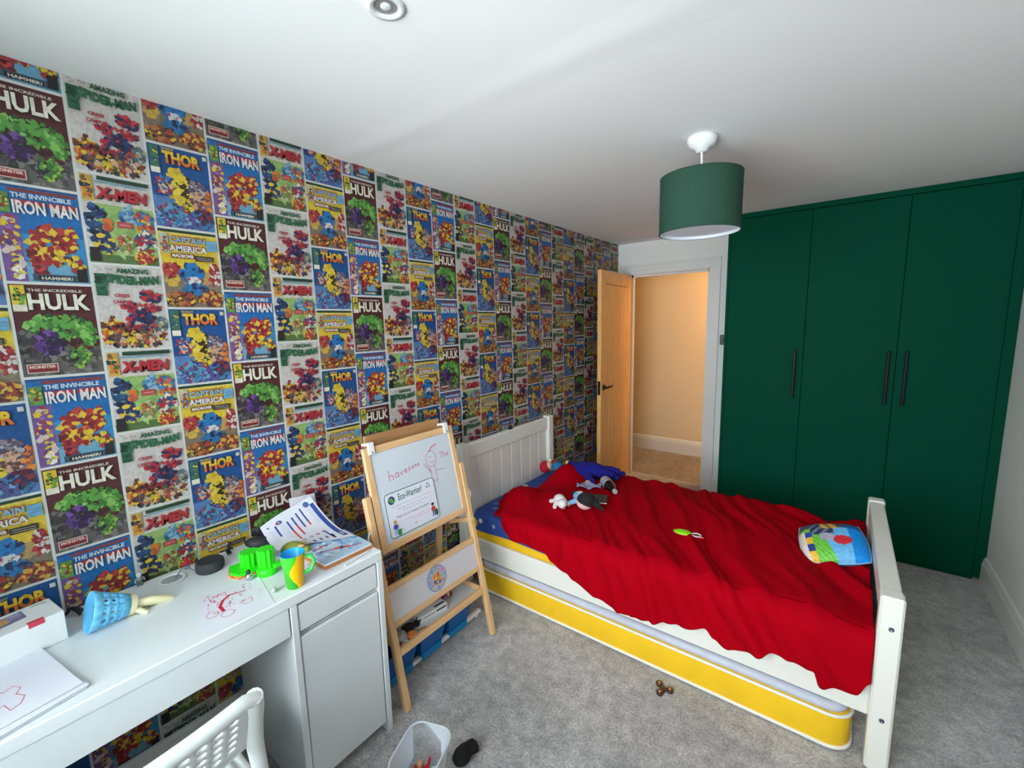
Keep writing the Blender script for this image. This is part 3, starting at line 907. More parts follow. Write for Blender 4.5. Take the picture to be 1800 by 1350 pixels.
bb(0.076, FX0, 2.602, 2.624, 0.182, 0.302, 0.004).build('side_rail', BW, bed)
for i in range(12):
    bb(0.12 + i * 0.155, 0.19 + i * 0.155, 1.699, 2.601, 0.238, 0.256, 0.002).build('slat', BW, bed)

def slab(x0, x1, y0, y1, z0, z1, r, e, n=6):
    """mattress body: rounded corners (radius r) and softened top and bottom edges (e)"""
    def ring(ins, z):
        out = []
        for cx, cy, a0 in ((x1 - r, y1 - r, 0), (x0 + r, y1 - r, 90), (x0 + r, y0 + r, 180), (x1 - r, y0 + r, 270)):
            for k in range(n + 1):
                t = math.radians(a0 + 90 * k / n)
                out.append((cx + (r - ins) * math.cos(t), cy + (r - ins) * math.sin(t), z))
        return out
    prof = [(e, z0)] + [(e * (1 - math.sin(math.radians(a))), z0 + e * (1 - math.cos(math.radians(a)))) for a in (30, 60, 90)]
    prof += [(e * (1 - math.sin(math.radians(a))), z1 - e * (1 - math.cos(math.radians(a)))) for a in (90, 60, 30)] + [(e, z1)]
    vs = []; m = 4 * (n + 1)
    for ins, z in prof:
        vs += ring(ins, z)
    fs = [(j * m + i, j * m + (i + 1) % m, (j + 1) * m + (i + 1) % m, (j + 1) * m + i) for j in range(len(prof) - 1) for i in range(m)]
    mb = MB().add(vs, fs, True)
    mb.add(vs[:m], [list(range(m))[::-1]]).add(vs[-m:], [list(range(m))])
    return mb
def outline(x0, x1, y0, y1, r, z, n=6):
    out = []
    for cx, cy, a0 in ((x1 - r, y1 - r, 0), (x0 + r, y1 - r, 90), (x0 + r, y0 + r, 180), (x1 - r, y0 + r, 270)):
        for k in range(n + 1):
            t = math.radians(a0 + 90 * k / n)
            out.append((cx + r * math.cos(t), cy + r * math.sin(t), z))
    return out
YELF = mat('yellow_mattress_fabric', (246, 196, 20), 0.8, 0.5, 26, 0.05, 9, stretch=(1, 1, 0.35))
PIPE = mat('white_piping', (240, 236, 226), 0.7)
SILV = mat('silver_quilted_fabric', (196, 198, 210), 0.55, 0.7, 22, 0.06, 20)
SHEET = mat('blue_bed_sheet', (44, 74, 150), 0.85, 0.25, 16, 0.06, 6)

mt = thing('mattress', 'yellow-edged mattress under the blue sheet on the bed frame', 'mattress', (1.0, 2.15, 0.256))
m_ = lambda o: o
slab(0.08 - 1, 1.955 - 1, 1.701 - 2.15, 2.599 - 2.15, 0.001, 0.189, 0.05, 0.02).build('body', YELF, mt)
MB().tube(outline(0.08 - 1, 1.955 - 1, 1.701 - 2.15, 2.599 - 2.15, 0.05, 0.012), 0.004, 6, closed=True).build('piping', PIPE, mt)
# fitted sheet: wraps the top and the upper half of the sides
def sheet():
    mb = MB()
    a, b, c, d = 0.074 - 1, 1.958 - 1, 1.694 - 2.15, 2.606 - 2.15
    rings = []
    def ring(ins, z, wob=0.0):
        out = []
        pts = outline(a + ins, b - ins, c + ins, d - ins, max(0.05 - ins, 0.02), z, 5)
        # subdivide the long sides
        fin = []
        for i, p in enumerate(pts):
            q = pts[(i + 1) % len(pts)]
            L = math.dist(p, q); k = max(1, int(L / 0.06))
            for j in range(k):
                t = j / k
                fin.append((p[0] + (q[0] - p[0]) * t, p[1] + (q[1] - p[1]) * t, z + wob * (noise.noise((p[0] * 3 + t * 7, p[1] * 3 + t * 5, 0)))))
        return fin
    R = [ring(0.0, 0.093, 0.018), ring(0.0, 0.13), ring(0.0, 0.175), ring(0.006, 0.189), ring(0.02, 0.196), ring(0.06, 0.197), ring(0.18, 0.197), ring(0.32, 0.198)]
    n = min(len(r) for r in R)
    return R
R = sheet()
def resample(r, n):
    L = [0]
    for i in range(len(r)):
        L.append(L[-1] + math.dist(r[i], r[(i + 1) % len(r)]))
    out = []; k = 0
    for j in range(n):
        t = L[-1] * j / n
        while L[k + 1] < t: k += 1
        f = (t - L[k]) / max(1e-9, L[k + 1] - L[k])
        p, q = r[k], r[(k + 1) % len(r)]
        out.append(tuple(p[i] + (q[i] - p[i]) * f for i in range(3)))
    return out
NR = 96
R = [resample(r, NR) for r in R]
mb = MB()
mb.add([p for r in R for p in r], [(j * NR + i, j * NR + (i + 1) % NR, (j + 1) * NR + (i + 1) % NR, (j + 1) * NR + i) for j in range(len(R) - 1) for i in range(NR)] + [list(range((len(R) - 1) * NR, len(R) * NR))], True)
sheet_o = mb.build('fitted_sheet', SHEET, None, (1.0, 2.15, 0.256))
tag(sheet_o, 'dark blue fitted sheet with yellow printed patches at the head of the bed', 'bed sheet')
SP = print_mat('sheet_print', 0.85)
for (x, y, r, c) in ((0.20, 2.13, 0.046, (216, 186, 60)), (0.15, 2.17, 0.03, (150, 150, 146)), (0.12, 2.21, 0.022, (200, 190, 170)), (0.30, 2.36, 0.03, (216, 186, 60)), (0.14, 1.86, 0.022, (90, 120, 190)), (0.19, 1.80, 0.024, (90, 120, 190)), (0.42, 1.86, 0.03, (216, 186, 60))):
    ink = Ink(1, 1); ink.disc(x - 1, y - 2.15, r, c, r * 0.85, 18)
    ink.build('printed_patch', lambda x, y, h: (x, y, 0.1995 + h), SP, sheet_o)
for (x, z, r, c) in ((0.105, 0.135, 0.03, (222, 186, 40)), (0.16, 0.155, 0.014, (214, 220, 226)), (0.26, 0.145, 0.012, (160, 176, 210))):
    ink = Ink(1, 1); ink.disc(x - 1, z, r, c, r, 18)
    ink.build('printed_patch', lambda x, y, h: (x, 1.692 - 2.15 - h, y), SP, sheet_o)

tr = thing('trundle_mattress', 'yellow-sided pull-out mattress on the floor under the bed', 'mattress', (1.03, 2.10, 0))
tx0, tx1, ty0, ty1 = 0.145 - 1.03, 1.925 - 1.03, 1.657 - 2.10, 2.545 - 2.10
slab(tx0, tx1, ty0, ty1, 0.004, 0.142, 0.075, 0.012).build('side_band', YELF, tr)
slab(tx0 + 0.008, tx1 - 0.008, ty0 + 0.008, ty1 - 0.008, 0.136, 0.174, 0.07, 0.018).build('quilted_top', SILV, tr)
MB().tube(outline(tx0 - 0.001, tx1 + 0.001, ty0 - 0.001, ty1 + 0.001, 0.076, 0.012), 0.007, 8, closed=True).build('piping', PIPE, tr)
MB().tube(outline(tx0 - 0.001, tx1 + 0.001, ty0 - 0.001, ty1 + 0.001, 0.076, 0.139), 0.006, 8, closed=True).build('piping', PIPE, tr)

# ------------------------------------------------------------------ red duvet
REDF = mat('red_duvet_cotton', (164, 0, 19), 0.8, 0.12, 300, 0.03, 5)
REDF.node_tree.nodes['Principled BSDF'].inputs['Specular IOR Level'].default_value = 0.04
def interp(t, tab):
    for (a, va), (b, vb) in zip(tab[:-1], tab[1:]):
        if t <= b:
            f = max(0, (t - a) / (b - a)); f = f * f * (3 - 2 * f)
            return va + (vb - va) * f
    return tab[-1][1]
HEM = [(0.24, 0.49), (0.31, 0.478), (0.375, 0.411), (0.433, 0.385), (0.559, 0.384), (0.638, 0.380), (0.683, 0.344), (0.771, 0.321), (0.813, 0.296), (0.95, 0.262), (1.056, 0.236), (1.165, 0.235), (1.268, 0.259), (1.35, 0.288), (1.429, 0.307), (1.467, 0.275), (1.509, 0.256), (1.6, 0.28), (1.675, 0.309), (1.80, 0.307), (1.825, 0.245), (1.87, 0.262), (1.923, 0.285), (1.957, 0.33)]
LEFT = [(1.66, 0.285), (1.75, 0.245), (1.88, 0.17), (1.96, 0.135), (2.03, 0.19), (2.10, 0.26), (2.25, 0.24), (2.42, 0.20), (2.66, 0.22)]
def fold(x, y):
    """long soft creases running from the far side down to the near right corner"""
    c, s = 0.50, -0.86
    al = x * c + y * s; ac = x * s * -1 + y * c
    wx = noise.noise((x * 2.2, y * 2.2, 3.1)) * 0.16
    n1 = 1 - abs(noise.noise((al * 1.1 + 5, (ac + wx) * 8.0, 0.3))) * 2
    n2 = 1 - abs(noise.noise((al * 1.8 - 2, (ac + wx) * 17.0, 1.7))) * 2
    n3 = noise.noise((x * 3.0, y * 3.0, 7.7))
    k = 0.35 + 0.65 * min(1, max(0, (x - 0.5) / 0.8))
    return n1 * 0.027 * k + n2 * 0.013 * k + n3 * 0.015 - 0.008
TOPZ = 0.492
def bulge(x, y):
    z = 0.0
    z += 0.10 * math.exp(-((x - 0.36) / 0.12) ** 2 - ((y - 2.36) / 0.16) ** 2)     # bunched up by the headboard
    z += 0.055 * math.exp(-((x - 0.26) / 0.10) ** 2 - ((y - 1.92) / 0.16) ** 2)
    z += 0.035 * math.exp(-((x - 0.50) / 0.12) ** 2 - ((y - 2.02) / 0.20) ** 2)
    z += 0.02 * math.exp(-((x - 1.0) / 0.4) ** 2 - ((y - 2.25) / 0.3) ** 2)
    return z
def duvet_z(x, y):
    return TOPZ + bulge(x, y) + 0.7 * fold(x, y) + 0.008
YF, YN = 2.612, 1.705
def duvet_fn(u, v):
    if v < 0.06:                                  # tucked roll at the far side
        t = v / 0.06; y = YF + 0.022 * math.sin(t * math.pi * 0.5); drop = 0.09 * (1 - t) ** 1.2
    elif v < 0.72:
        t = (v - 0.06) / 0.66; y = YF + 0.02 - (YF + 0.02 - YN) * t; drop = 0
        if t < 0.05: drop = 0
    else:
        t = (v - 0.72) / 0.28; y = YN; drop = None
    xl = interp(max(y, 1.66), LEFT)
    xr = 1.961
    x = xl + (xr - xl) * u
    if drop is not None:
        edge = min(1, u / 0.05)
        z = TOPZ + bulge(x, y) * (0.5 + 0.5 * edge) + fold(x, y) * min(1, 0.35 + edge) + 0.008
        z -= drop
        # the open edge at the head folds down on to the sheet
        z = 0.468 + (z - 0.468) * (0.35 + 0.65 * min(1, u / 0.035))
        return (x, y, max(z, 0.462 if drop == 0 else 0.38))
    zh = interp(x, HEM)
    ef_ = 0.35 + 0.65 * min(1, u / 0.035)
    ztop = TOPZ + bulge(x, YN) + 0.008
    ztop = 0.468 + (ztop - 0.468) * ef_
    zh = min(zh, ztop - 0.012)
    # over the edge on a soft round, then straight down to the hem
    RAD = 0.055
    fall = max(ztop - zh, 0.012)
    r = min(RAD, fall * 0.9)
    arc = r * math.pi / 2
    total = arc + (fall - r)
    s_ = t * total
    if s_ < arc:
        an = s_ / r
        py, pz, ny, nz = YN - r * math.sin(an), ztop - r * (1 - math.cos(an)), -math.sin(an), math.cos(an)
    else:
        py, pz, ny, nz = YN - r, ztop - r - (s_ - arc), -1.0, 0.0
    f_ = fold(x, YN - s_) * (1.0 + 0.5 * t)
    wav = noise.noise((x * 11 + pz * 5, pz * 2.5, 4.4)) * 0.010 * min(1, t * 2)
    off = (f_ + wav) * min(1, ef_ + .2)
    y2, z2 = py + ny * off, pz + nz * off
    lim = 1.690 if z2 > 0.32 else 1.666
    return (x, min(y2, lim), z2)
mb = MB().grid(lambda u, v: duvet_fn(u, 1 - v), 260, 150)
duvet = mb.build('duvet', REDF)
so = duvet.modifiers.new('thickness', 'SOLIDIFY'); so.thickness = 0.004; so.offset = 1
ss = duvet.modifiers.new('smooth', 'SMOOTH'); ss.factor = 0.5; ss.iterations = 2
tag(duvet, 'crumpled bright red duvet hanging over the front of the bed', 'duvet')

# ------------------------------------------------------------------ children's easel
PINE = mat('pine_wood', (226, 182, 132), 0.5, 0.06, 30, 0.10, 5, stretch=(12, 12, 1.2))
PINEY = mat('pine_wood_rail', (226, 182, 132), 0.5, 0.06, 30, 0.10, 5, stretch=(12, 1.2, 12))
WBRD = mat('whiteboard_surface', (206, 214, 222), 0.22, 0.0)
WBRD2 = mat('white_hardboard', (214, 212, 216), 0.4)
TA = math.radians(12)
EO = Vector((0.478, 1.128, 0))
EU = Vector((-math.sin(TA), 0, math.cos(TA))); EN = Vector((math.cos(TA), 0, math.sin(TA)))
def ef(y, s, n):
    """easel front plane: y along the wall, s up the slope, n out towards the room (local to the easel's foot)"""
    return Vector((0, y - EO.y, 0)) + EU * s + EN * n
def ebox(y0, y1, s0, s1, n0, n1, b=0.002):
    m = MB().box(y0, y1, s0, s1, n0, n1, b)
    m.v = [tuple(ef(*p)) for p in m.v]
    return m
easel = thing('easel', "wooden children's easel with a whiteboard beside the desk", 'easel', EO)
for y in (0.838, 1.388):
    ebox(y, y + 0.030, 0.0, 0.895, -0.013, 0.013, 0.004).build('front_leg', PINE, easel)
up = ebox(0.874, 0.904, 0.645, 1.092, -0.009, 0.009).build('board_frame', PINE, easel)
ebox(1.357, 1.387, 0.645, 1.092, -0.009, 0.009).build('stile', PINE, up)
ebox(0.904, 1.357, 1.062, 1.092, -0.009, 0.009).build('rail', PINEY, up)
ebox(0.904, 1.357, 0.645, 0.675, -0.009, 0.009).build('rail', PINEY, up)
wb = ebox(0.904, 1.357, 0.675, 1.062, -0.004, 0.005, 0).build('whiteboard', WBRD, easel)
low = ebox(0.8685, 1.3875, 0.488, 0.511, -0.009, 0.010).build('lower_frame', PINEY, easel)
ebox(0.8685, 1.3875, 0.341, 0.364, -0.009, 0.010).build('rail', PINEY, low)
lb = ebox(0.8685, 1.3875, 0.364, 0.488, -0.004, 0.004, 0).build('lower_board', WBRD2, easel)
ebox(0.8685, 1.3875, 0.221, 0.252, -0.009, 0.011).build('tray_rail', PINEY, easel)
# rear half leaning back to the wall
top = ef(0, 1.09, -0.02)
for y in (0.935, 1.345):
    m = MB()
    p0 = Vector((top.x - 0.006, y - EO.y, top.z + 0.0)); p1 = Vector((0.075 - EO.x, y - EO.y + (0.11 if y < 1 else 0.06), 0.0))
    d = (p1 - p0)
    m.box(0, 1, -0.014, 0.014, -0.010, 0.010, 0)
    m.v = [tuple(p0 + d * a + Vector((c, b, 0))) for a, b, c in m.v]
    m.v = [(x, yy, max(0.0, z)) for x, yy, z in m.v]
    m.build('rear_leg', PINE, easel)
DPINE = mat('shaded_pine_rail', (176, 130, 84), 0.55, 0.06, 30, 0.10, 5, stretch=(12, 1.2, 12))  # darker brown pine, the rear rail's dark shading is put into the colour
MB().box(top.x - 0.030, top.x - 0.016, 0.915 - EO.y, 1.345 - EO.y, top.z - 0.006, top.z + 0.045, 0.002).build('rear_rail', DPINE, easel)
# white paper clamps on the top edge
for y in (0.912, 1.342):
    cl = ebox(y - 0.018, y + 0.014, 1.06, 1.112, 0.0095, 0.017, 0.003)
    cl.v += [tuple(ef(*p)) for p in MB().box(y - 0.018, y + 0.014, 1.1005, 1.112, -0.03, 0.010, 0.003).v]
    base = MB().box(y - 0.018, y + 0.014, 1.1005, 1.112, -0.03, 0.010, 0.003)
    o = len(cl.v) - len(base.v)
    cl.f += [[i + o for i in f] for f in base.f]; cl.sm += base.sm; cl.mi += base.mi
    c_ = cl.build('clamp', WPL, easel)
    ebox(y - 0.003, y + 0.003, 1.066, 1.072, 0.0172, 0.019, 0.001).build('screw', mat('dark_screw', (60, 60, 62), 0.4, metal=.7), c_)
# side braces and knobs
for y in (0.853, 1.403):
    a = ef(y, 0.60, -0.016); b = Vector((0.16 - EO.x, y - EO.y, 0.50))
    if y > 1: b = Vector((0.235 - EO.x, 1.372 - EO.y, 0.555))
    else: b = Vector((0.20 - EO.x, 0.885 - EO.y, 0.53))
    m = MB().box(0, 1, -0.011, 0.011, -0.006, 0.006, 0)
    dd = b - a
    m.v = [tuple(a + dd * p + Vector((0, r_, q))) for p, q, r_ in m.v]
    m.build('brace', PINE, easel)
    MB().cyl(ef(y, 0.602, 0.012), ef(y, 0.602, 0.020), 0.009, n=14).build('knob', PINE, easel)
    s = -1 if y < 1 else 1
    pts = [ef(y + s * (0.016 + 0.012 * math.sin(t * math.pi)), 0.70 + 0.055 * t, 0.004) for t in [i / 10 for i in range(11)]]
    MB().tube(pts, 0.004, 8).build('cord_clip', WPL, easel)
# shelf tray between front and rear legs
MB().box(0.155 - EO.x, 0.420 - EO.x, 0.874 - EO.y, 1.382 - EO.y, 0.222, 0.228, 0).build('tray', WBRD2, easel)
for y in (0.8685, 1.3745):
    MB().box(0.150 - EO.x, 0.416 - EO.x, y - EO.y, y + 0.013 - EO.y, 0.228, 0.252, 0.002).build('tray_side', PINE, easel)
MB().box(0.143 - EO.x, 0.155 - EO.x, 0.915 - EO.y, 1.316 - EO.y, 0.222, 0.252, 0.002).build('tray_back', PINEY, easel)

# handwriting and stick figure on the whiteboard
PRN = print_mat('flat_print', 0.5)
pk = (214, 70, 110)
STROKES = {
    'h': [[(0, 0), (0.02, 1)], [(0.01, .62), (.3, .5), (.42, .6), (.45, 1)]],
    'a': [[(.45, .55), (.2, .5), (0, .75), (.15, 1), (.42, .85), (.45, .52), (.5, 1)]],
    'v': [[(0, .5), (.22, 1), (.45, .48)]],
    'e': [[(0, .76), (.4, .7), (.3, .52), (.08, .6), (.02, .85), (.25, 1), (.45, .92)]],
    's': [[(.4, .55), (.1, .55), (.08, .7), (.38, .82), (.3, 1), (0, .97)]],
    'o': [[(.2, .52), (0, .75), (.2, 1), (.42, .78), (.22, .52)]],
    'n': [[(0, .5), (.03, 1)], [(.02, .65), (.3, .5), (.42, .62), (.44, 1)]],
    'T': [[(0, .2), (.6, .12)], [(.3, .15), (.3, 1)]],
}
def hand(ink, word, x, y, sz, c, w, slope=0.0, grow=1.0):
    for ch_ in word:
        for st_ in STROKES[ch_]:
            ink.line([(x + px * sz, y + py * sz - (slope * px * sz)) for px, py in st_], w, c)
        x += sz * 0.66; y -= slope * sz * .66; sz *= grow
# sheet frame: x = y along wall from 0.904, y = down from 1.062
wmap = lambda x, y, h: tuple(ef(0.904 + x, 1.062 - y, 0.0054 + h))
ink = Ink(1, 1); hand(ink, 'havesons', 0.070, 0.088, 0.047, pk, 0.0026, 0.0, 0.90)
ink.build('handwriting', wmap, PRN, wb)
ink = Ink(1, 1); hand(ink, 'The', 0.370, 0.080, 0.036, pk, 0.0022, 0.0, 0.9)
ink.build('handwriting', wmap, PRN, wb)
ink = Ink(1, 1)
ink.line([(0.315 + 0.031 * math.cos(t / 8 * math.pi), 0.100 + 0.037 * math.sin(t / 8 * math.pi)) for t in range(17)], 0.0020, pk)
ink.line([(0.31, 0.066), (0.33, 0.048), (0.362, 0.038)], 0.0045, (230, 60, 120))
ink.line([(0.305, 0.112), (0.317, 0.118), (0.329, 0.110)], 0.002, pk); ink.line([(0.306, 0.095), (0.307, 0.087), (0.318, 0.09)], 0.002, pk)
ink.line([(0.303, 0.137), (0.299, 0.205), (0.333, 0.205), (0.329, 0.137)], 0.0022, pk)
ink.line([(0.301, 0.16), (0.267, 0.115)], 0.0022, pk); ink.line([(0.301, 0.16), (0.277, 0.112)], 0.0016, pk)
ink.line([(0.331, 0.16), (0.383, 0.165)], 0.0022, pk)
ink.line([(0.307, 0.205), (0.300, 0.225)], 0.0022, pk); ink.line([(0.325, 0.205), (0.333, 0.222)], 0.0022, pk)
ink.build('stick_figure', wmap, PRN, wb)
# round clock face printed on the lower board
ck = Ink(1, 1)
ck.disc(0, 0, 0.058, (96, 120, 168), 0.058, 40); ck.up(); ck.disc(0, 0, 0.055, (176, 196, 226), 0.055, 40)
ck.up(); ck.disc(0, 0, 0.033, (206, 186, 150), 0.033, 30)
rg_ = random.Random(5)
cc_ = [(226, 60, 130), (230, 70, 120), (90, 150, 200), (220, 90, 60), (230, 140, 50), (110, 100, 180), (240, 190, 60), (80, 110, 190), (150, 120, 190), (110, 170, 190), (90, 120, 180), (120, 170, 170)]
for i in range(12):
    t = math.radians(-90 + 30 * (i + 1))
    ck.up(); ck.disc(0.044 * math.cos(t), 0.044 * math.sin(t), 0.0075, cc_[i], None, 12)
    ck.up(); ck.text(str(i + 1), 0.044 * math.cos(t) - 0.003, 0.044 * math.sin(t) - 0.0038, 0.044 * math.cos(t) + 0.003, 0.044 * math.sin(t) + 0.0038, (250, 250, 250), bold=.02)
for i in range(22):
    ck.up(); ck.disc(rg_.uniform(-.022, .022), rg_.uniform(-.022, .022), rg_.uniform(.004, .009), rg_.choice([(236, 170, 60), (226, 140, 60), (80, 100, 190), (240, 200, 90), (120, 110, 200), (230, 120, 80)]), None, 9)
ck.up(); ck.line([(0, 0), (0.026, 0.022)], 0.004, (226, 150, 80)); ck.line([(0, 0), (-0.006, -0.028)], 0.004, (236, 170, 60))
ck.build('clock_print', lambda x, y, h: tuple(ef(1.123 + x, 0.428 - y, 0.0044 + h)), PRN, lb)

# certificate stuck to the whiteboard
cert = thing('certificate', 'laminated Eco-Warrior certificate with a green border on the whiteboard', 'certificate', EO + ef(1.068, 0.685, 0.0058))
def cf(x, y, h): return tuple(ef(0.926 + x, 0.880 - y, 0.0075 + h) - ef(1.068, 0.685, 0.0058))
CWD, CHT = 0.284, 0.195
mb = MB().box(0, CWD, 0, CHT, -0.0015, -0.0001, 0); mb.v = [cf(x, y, h) for x, y, h in mb.v]
mb.build('sheet', mat('laminated_paper', (226, 226, 238), 0.25), cert)
ink = Ink(CWD, CHT)
gb_ = (30, 112, 84)
def rrect(x0, y0, x1, y1, r, w, c):
    pts = []
    for cx, cy, a0 in ((x1 - r, y0 + r, -90), (x1 - r, y1 - r, 0), (x0 + r, y1 - r, 90), (x0 + r, y0 + r, 180)):
        for k in range(6):
            t = math.radians(a0 + 18 * k)
            pts.append((cx + r * math.cos(t), cy + r * math.sin(t)))
    ink.line(pts + [pts[0]], w, c)
rrect(0.003, 0.003, CWD - 0.003, CHT - 0.003, 0.014, 0.0035, gb_)
ink.up()
ink.disc(0.036, 0.034, 0.018, (40, 80, 110)); ink.up(); ink.disc(0.031, 0.030, 0.011, (96, 160, 70), .008, 9); ink.disc(0.041, 0.040, 0.009, (96, 160, 70), .006, 8)
ink.up(); ink.text('Eco-Warrior!', 0.072, 0.016, 0.205, 0.046, (40, 118, 90), bold=.015)
for k in range(3):
    t = math.radians(-90 + 120 * k)
    x, y = 0.242 + 0.009 * math.cos(t), 0.030 + 0.009 * math.sin(t)
    t2 = t + math.radians(70)
    ink.line([(x - .007 * math.cos(t2), y - .007 * math.sin(t2)), (x + .005 * math.cos(t2), y + .005 * math.sin(t2))], 0.0045, (30, 112, 84))
rg_ = random.Random(8)
def scrib(x0, x1, y, c, w=0.0011):
    x = x0
    while x < x1:
        L = rg_.uniform(.008, .02)
        ink.line([(x + i * .002, y + rg_.uniform(-.0012, .0012)) for i in range(int(min(L, x1 - x) / .002) + 1)], w, c); x += L + .004
scrib(0.03, 0.25, 0.064, (110, 112, 124)); scrib(0.06, 0.225, 0.080, (110, 112, 124)); scrib(0.085, 0.20, 0.092, (110, 112, 124))
ink.text('Thank you for keeping this planet!', 0.045, 0.106, 0.232, 0.120, (90, 92, 108))
scrib(0.05, 0.23, 0.136, (226, 120, 160), .0013); scrib(0.13, 0.23, 0.147, (226, 120, 160), .0013)
ink.ring(0.14, 0.168, 0.003, 0.0045, (90, 92, 108), 12)
# two small clip-art children: one in a red jumper, one in blue with a green bag
def kid(x, y, top_c, leg_c, hair):
    ink.up(); ink.poly([(x - .008, y + .016), (x + .008, y + .016), (x + .011, y + .036), (x - .010, y + .036)], top_c)
    ink.poly([(x - .008, y + .036), (x - .001, y + .036), (x - .003, y + .06), (x - .009, y + .06)], leg_c); ink.poly([(x + .001, y + .036), (x + .009, y + .036), (x + .008, y + .06), (x + .003, y + .06)], leg_c)
    ink.line([(x + .008, y + .018), (x + .015, y + .03)], .003, top_c); ink.line([(x - .008, y + .018), (x - .014, y + .03)], .003, top_c)
    ink.up(); ink.disc(x, y + .008, .008, (206, 160, 130), .009, 14); ink.up(); ink.disc(x, y + .003, .009, hair, .006, 12)
ink.up(); ink.disc(0.267, 0.165, 0.009, (40, 96, 70), .017, 12)
kid(0.250, 0.118, (196, 66, 56), (50, 80, 150), (60, 40, 34)); kid(0.034, 0.122, (40, 80, 160), (120, 180, 226), (206, 150, 80))
ink.up(); ink.disc(0.049, 0.176, 0.011, (50, 150, 80), .014, 14); ink.line([(0.055, 0.165), (0.07, 0.172)], .002, (60, 60, 60))
ink.build('print', lambda x, y, h: cf(x, y, 0.0002 + h), PRN, cert)

# things on the easel tray
TZ = 0.2282
BLK = mat('black_plastic', (26, 26, 27), 0.4)
mbx = thing('marker_box', 'white pen box with black label lying on the easel tray', 'box', (0.352, 1.105, TZ), (0, 0, math.radians(82)))
MB().box(-0.083, 0.083, -0.026, 0.026, 0, 0.034, 0.002).build('carton', mat('white_card', (236, 238, 238), 0.4), mbx)
MB().box(0.02, 0.075, -0.0268, -0.0262, 0.020, 0.027, 0).build('label', BLK, mbx)
MB().box(0.02, 0.075, -0.012, -0.002, 0.0342, 0.0346, 0).build('label', BLK, mbx)
MB().box(-0.075, -0.065, -0.0268, -0.0262, 0.018, 0.028, 0).build('logo_mark', BLK, mbx)
MB().box(-0.05, 0.01, -0.0268, -0.0262, 0.020, 0.0235, 0).build('text_line', mat('grey_print', (130, 140, 140), .5), mbx)

def doll(name, label, loc, rz, top_c, skin, hair, skirt=None, sc=1.0):
    """small doll lying on its back, feet along -x"""
    t = thing(name, label, 'doll', loc, (0, 0, rz))
    s = sc
    tm = mat('doll_top_%d_%d_%d' % top_c, top_c, 0.6); km = mat('doll_skin_%d_%d_%d' % skin, skin, 0.5); hm_ = mat('doll_hair_%d_%d_%d' % hair, hair, 0.6, 0.4, 200)
    MB().ell((0, 0, 0.016 * s), (0.024 * s, 0.016 * s, 0.014 * s)).build('torso', tm, t)
    MB().ell((0.034 * s, 0, 0.017 * s), (0.014 * s, 0.013 * s, 0.0135 * s)).build('head', km, t)
    MB().ell((0.041 * s, 0, 0.016 * s), (0.014 * s, 0.016 * s, 0.0155 * s)).build('hair', hm_, t)
    for sg in (1, -1):
        MB().tube([(0.012 * s, sg * 0.013 * s, 0.016 * s), (-0.004 * s, sg * 0.024 * s, 0.010 * s), (-0.018 * s, sg * 0.026 * s, 0.006 * s)], [0.005 * s, 0.0045 * s, 0.004 * s], 8).build('arm', km, t)
        MB().tube([(-0.015 * s, sg * 0.006 * s, 0.012 * s), (-0.035 * s, sg * 0.009 * s, 0.008 * s), (-0.058 * s, sg * 0.011 * s, 0.006 * s)], [0.007 * s, 0.006 * s, 0.005 * s], 8).build('leg', km, t)
    if skirt:
        MB().lathe([(0.014 * s, 0), (0.026 * s, 0.03 * s)], 18).build('skirt', mat('doll_skirt_%d_%d_%d' % skirt, skirt, 0.6), t, (-0.004 * s, 0, 0.026 * s), (0, -math.pi / 2, 0))
    return t
doll('doll', 'small doll in a purple dress with brown hair on the easel tray', (0.315, 1.225, TZ), math.radians(70), (120, 40, 150), (226, 170, 140), (104, 62, 40), (70, 40, 150), 0.9)
# a black plush cat toy and a ring toy
ct = thing('toy_cat', 'small black toy cat lying on the left of the easel tray', 'toy', (0.355, 0.975, TZ), (0, 0, 1.2))
cm = mat('black_plush', (28, 27, 30), 0.9, 0.5, 200)
MB().ell((0, 0, 0.018), (0.034, 0.02, 0.018)).build('body', cm, ct)
MB().ell((0.04, 0.004, 0.018), (0.016, 0.015, 0.015)).build('head', cm, ct)
for sg in (1, -1):
    MB().cyl((0.044, 0.004 + sg * 0.009, 0.028), (0.046, 0.004 + sg * 0.012, 0.042), 0.006, 0.0005, 8).build('ear', cm, ct)
MB().tube([(-0.03, 0, 0.014), (-0.045, 0.01, 0.01), (-0.05, 0.025, 0.008)], [0.006, 0.005, 0.004], 8).build('tail', mat('green_ribbon', (70, 120, 60), .6), ct)
rt = thing('toy_ring', 'white and orange round toy lying on the easel tray rail side', 'toy', (0.392, 0.952, TZ))
MB().lathe([(0, 0), (0.022, 0), (0.026, 0.006), (0.022, 0.013), (0.010, 0.014), (0, 0.010)], 24).build('disc', mat('orange_plastic', (224, 130, 70), 0.4), rt, (0, 0.012, 0))
MB().tube([(0.014, -0.022, 0.006), (0.0, -0.036, 0.007), (-0.02, -0.03, 0.007), (-0.026, -0.012, 0.007)], [0.006, 0.008, 0.008, 0.005], 10).build('handle', mat('white_plastic', (236, 236, 234), .35), rt)
bgm = mat('grey_plastic_bag', (150, 152, 152), 0.3, 0.8, 30)
mbb = MB()
def bagfn(u, v):
    t = 2 * math.pi * u; ph = math.pi * v
    n = 1 + 0.25 * noise.noise((math.cos(t) * 1.6, math.sin(t) * 1.6, v * 3))
    return (0.05 * math.sin(ph) * math.cos(t) * n, 0.032 * math.sin(ph) * math.sin(t) * n, max(0, 0.022 + 0.024 * math.cos(ph) * n))
mbb.grid(bagfn, 26, 14)
tag(mbb.build('plastic_bag', bgm, None, (0.36, 0.906, TZ), (0, 0, 0.3)), 'crumpled grey bag at the desk end of the easel tray', 'bag')
